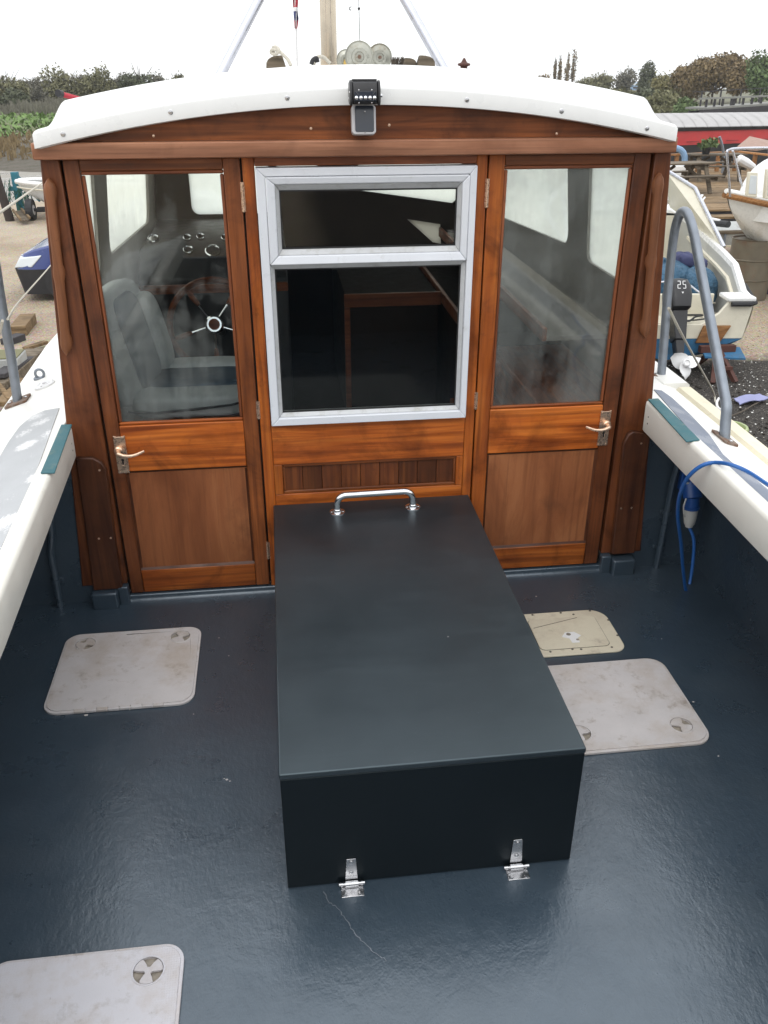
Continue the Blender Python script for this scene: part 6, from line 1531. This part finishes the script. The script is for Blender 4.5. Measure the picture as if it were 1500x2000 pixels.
MB().hexa([(cx0+1.18, cy0+.10, z0+.91), (cx0+1.18, cy1-.10, z0+.91), (cx0+1.74, cy1-.22, z0+1.34), (cx0+1.74, cy0+.22, z0+1.34)], [(cx0+1.21, cy0+.10, z0+.93), (cx0+1.21, cy1-.10, z0+.93), (cx0+1.76, cy1-.22, z0+1.37), (cx0+1.76, cy0+.22, z0+1.37)]).build('windscreen', 'gasket', car)
for x in (.72, 2.95):
    for y in (cy0+.02, cy1-.02):
        w = MB().tube([(cx0+x, y-.09, z0+.28), (cx0+x, y+.09, z0+.28)], .28, 24).build('wheel', 'rubber', car); MB().tube([(cx0+x, y-.095, z0+.28), (cx0+x, y+.095, z0+.28)], .17, 18).build('rim', 'alloy', w)
# white dinghy on its road trailer
dg = thing('white_dinghy', (-4.6, 20, -.5), 'small white dinghy with a navy cover sitting on a trailer', 'boat')
rows = []; inner = []
for i in range(15):
    t = i/14; x = -6.05+3.4*t; hb = .74*(1-(1-min(1, t*2.0))**2.4)**.62 if t > 0 else .10; zs = -.17-.05*min(1, t*3); zk = -.80+.38*max(0, 1-t*3.2)**1.5
    row = []
    for k in range(-8, 9):
        a = abs(k)/8; row.append((x+.22*(1-a)*max(0, 1-2*t), 20.15+math.copysign(hb*a**.5, k), zk+(zs-zk)*a**2.2))
    rows.append(row); inner.append((x+.12 if i == 0 else x, hb, zs))
m = MB().grid(rows); m.f.append(tuple(range(14*17, 15*17))); m.build('hull', 'boat_white', dg, smooth=True)
for s in (0, 16): MB().tube([Vector(r[s])+Vector((0, 0, .015)) for r in rows], .055, 8).build('gunwale', 'boat_white', dg, smooth=True)
m = MB(); n = 15; m.v = [(x+.12, 20.15-max(.02, hb-.10), zs-.03) for x, hb, zs in inner]+[(x+.12, 20.15+max(.02, hb-.10), zs-.03) for x, hb, zs in inner]; m.f = [(i, i+1, n+i+1, n+i) for i in range(n-1)]
m.build('cover', 'cover_navy', dg)
MB().tube([Vector(r[0])+Vector((0, -.01, -.11)) for r in rows], .02, 6).build('rubbing_strake', 'boat_cream', dg, smooth=True)
tl_ = thing('boat_trailer', (-4.5, 20, GZ), 'dark road trailer with small black wheels under the white dinghy', 'trailer')
MB().beam((-5.9, 20.15, -.84), (-2.7, 20.15, -.80), .08, .08).build('drawbar', 'black', tl_); MB().beam((-5.7, 19.6, -.76), (-4.3, 19.6, -.76), .07, .07).build('axle', 'black', tl_); MB().beam((-5.55, 19.55, -.72), (-3.2, 19.7, -.70), .06, .06).build('side_rail', 'black', tl_)
for y in (19.45, 20.85):
    pass
for x in (-5.72, -4.3):
    w = MB().tube([(x-.075, 19.6, -.76), (x+.075, 19.6, -.76)], .25, 22).build('wheel', 'rubber', tl_); MB().tube([(x-.078, 19.6, -.76), (x+.078, 19.6, -.76)], .12, 16).build('rim', 'grey_plastic', w)
tf = thing('teal_post', (-6.2, 20.6, GZ), 'tall teal painted post hung with green netting beside the dinghy', 'post')
a = G(28, 336, y=20.6)
MB().beam((a.x, 20.6, GZ), (a.x, 20.6, a.z), .16, .16).build('upright', 'teal_paint', tf); MB().beam((a.x+.06, 20.6, a.z-.1), (a.x+.42, 20.9, -.7), .06, .06).build('strut', 'teal_paint', tf); MB().beam((a.x-.16, 20.5, -.36), (a.x+.22, 20.5, -.36), .07, .10).build('cross_bar', 'teal_paint', tf)
g = np.random.default_rng(12); m = MB()
for k in range(70):
    x = a.x+g.uniform(-.22, .30); z = g.uniform(GZ+.02, a.z-.12); m.tube(smooth_path([(x, 20.45+g.uniform(-.06, .1), z), (x+g.uniform(-.08, .08), 20.43, z-.15), (x+g.uniform(-.12, .12), 20.45, max(GZ, z-.36))], 3), .008, 4)
m.build('netting', 'net_green', tf, kind='stuff')
pt_ = thing('tarred_post', (-6.35, 19.5, GZ), 'dark tarred mooring post at the picture edge near the creek', 'post')
MB().tube([(-6.20, 19.5, GZ-.1), (-6.34, 19.5, .05)], [.11, .09], 12).build('post', 'tarred_post', pt_, smooth=True)
rpm = thing('loading_ramp', (-6.2, 20, GZ), 'short wooden ramp with pale side battens in front of the teal post', 'ramp')
P4 = [G(u, v, z=z) for u, v, z in ((26, 415, -.86), (43, 413, -.86), (59, 431, -.93), (41, 434, -.93))]
for i in range(4):
    a_, b_ = P4[0]+(P4[3]-P4[0])*(i/4), P4[1]+(P4[2]-P4[1])*(i/4); c_, d_ = P4[1]+(P4[2]-P4[1])*((i+.9)/4), P4[0]+(P4[3]-P4[0])*((i+.9)/4)
    MB().hexa([a_, b_, c_, d_], [q+Vector((0, 0, .03)) for q in (a_, b_, c_, d_)]).build('board', 'grey_timber', rpm)
for q, r in ((0, 3), (1, 2)): MB().beam(P4[q]+Vector((0, 0, .06)), P4[r]+Vector((0, 0, .06)), .045, .05).build('batten', 'fence_wood' if False else 'old_timber', rpm)
# timbers lying below the port side
def timber(lab, a, b, w, h, mat='old_timber', name='timber_baulk', up=(0, 0, 1)):
    a, b = Vector(a), Vector(b); o = MB().beam(a, b, w, h, up=up).build(name, mat, None, bevel=.008); props(o, lab, 'timber', 'old timbers dumped below the port side'); return o
timber('short tan sawn baulk lying on the gravel, nearest the car', G(36, 649, z=-.92), G(56, 624, z=-.92), .20, .16)
timber('dark baulk lying under the end of the tan one', G(10, 672, z=-.95), G(42, 660, z=-.95), .14, .12, 'jetty_dark')
timber('greyish broad baulk lying along the hull, behind the rail post', G(-10, 760, z=-.88), G(70, 690, z=-.9), .22, .12, 'grey_timber')
timber('thin pale batten lying on the heap by the hull', G(48, 681, z=-.93), G(90, 668, z=-.93), .08, .04)
timber('dark plank sloping down the heap behind the rail post', G(-5, 735, z=-.78), G(55, 700, z=-.86), .16, .05, 'jetty_dark')
timber('pale lath sticking out of the heap at the picture edge', G(-8, 745, z=-.66), G(20, 780, z=-.70), .05, .03)
timber('brown plank at the bottom of the heap against the hull', G(0, 790, z=-.9), G(50, 742, z=-.9), .12, .05, 'old_timber')
c = G(18, 712, z=-.82); bc = thing('green_crate', (c.x, c.y, GZ), 'mossy greenish block standing behind the rail post', 'block')
MB().box(c.x-.16, c.x+.14, c.y-.16, c.y+.22, GZ, -.72).build('block_body', 'planter_green' if False else 'grey_dinghy', bc, bevel=.012)
MB().box(c.x-.15, c.x+.13, c.y-.15, c.y+.21, -.7195, -.708).build('moss_top', 'leaf_olive', bc, bevel=.004)

# ------------------------------------------------------------------ moist autumn air
m = bpy.data.materials.new('haze_air'); m.use_nodes = True; t = m.node_tree; t.nodes.clear()
o_ = t.nodes.new('ShaderNodeOutputMaterial'); pv = t.nodes.new('ShaderNodeVolumePrincipled')
pv.inputs['Color'].default_value = (.97, .98, .99, 1); pv.inputs['Density'].default_value = .00055; pv.inputs['Anisotropy'].default_value = .2
t.links.new(pv.outputs[0], o_.inputs['Volume']); MATS['haze_air'] = m
MB().box(-340, 340, -205, 340, -2.5, 9.5).build('haze', 'haze_air', None, kind='stuff', label='thin autumn haze over the yard and creek')
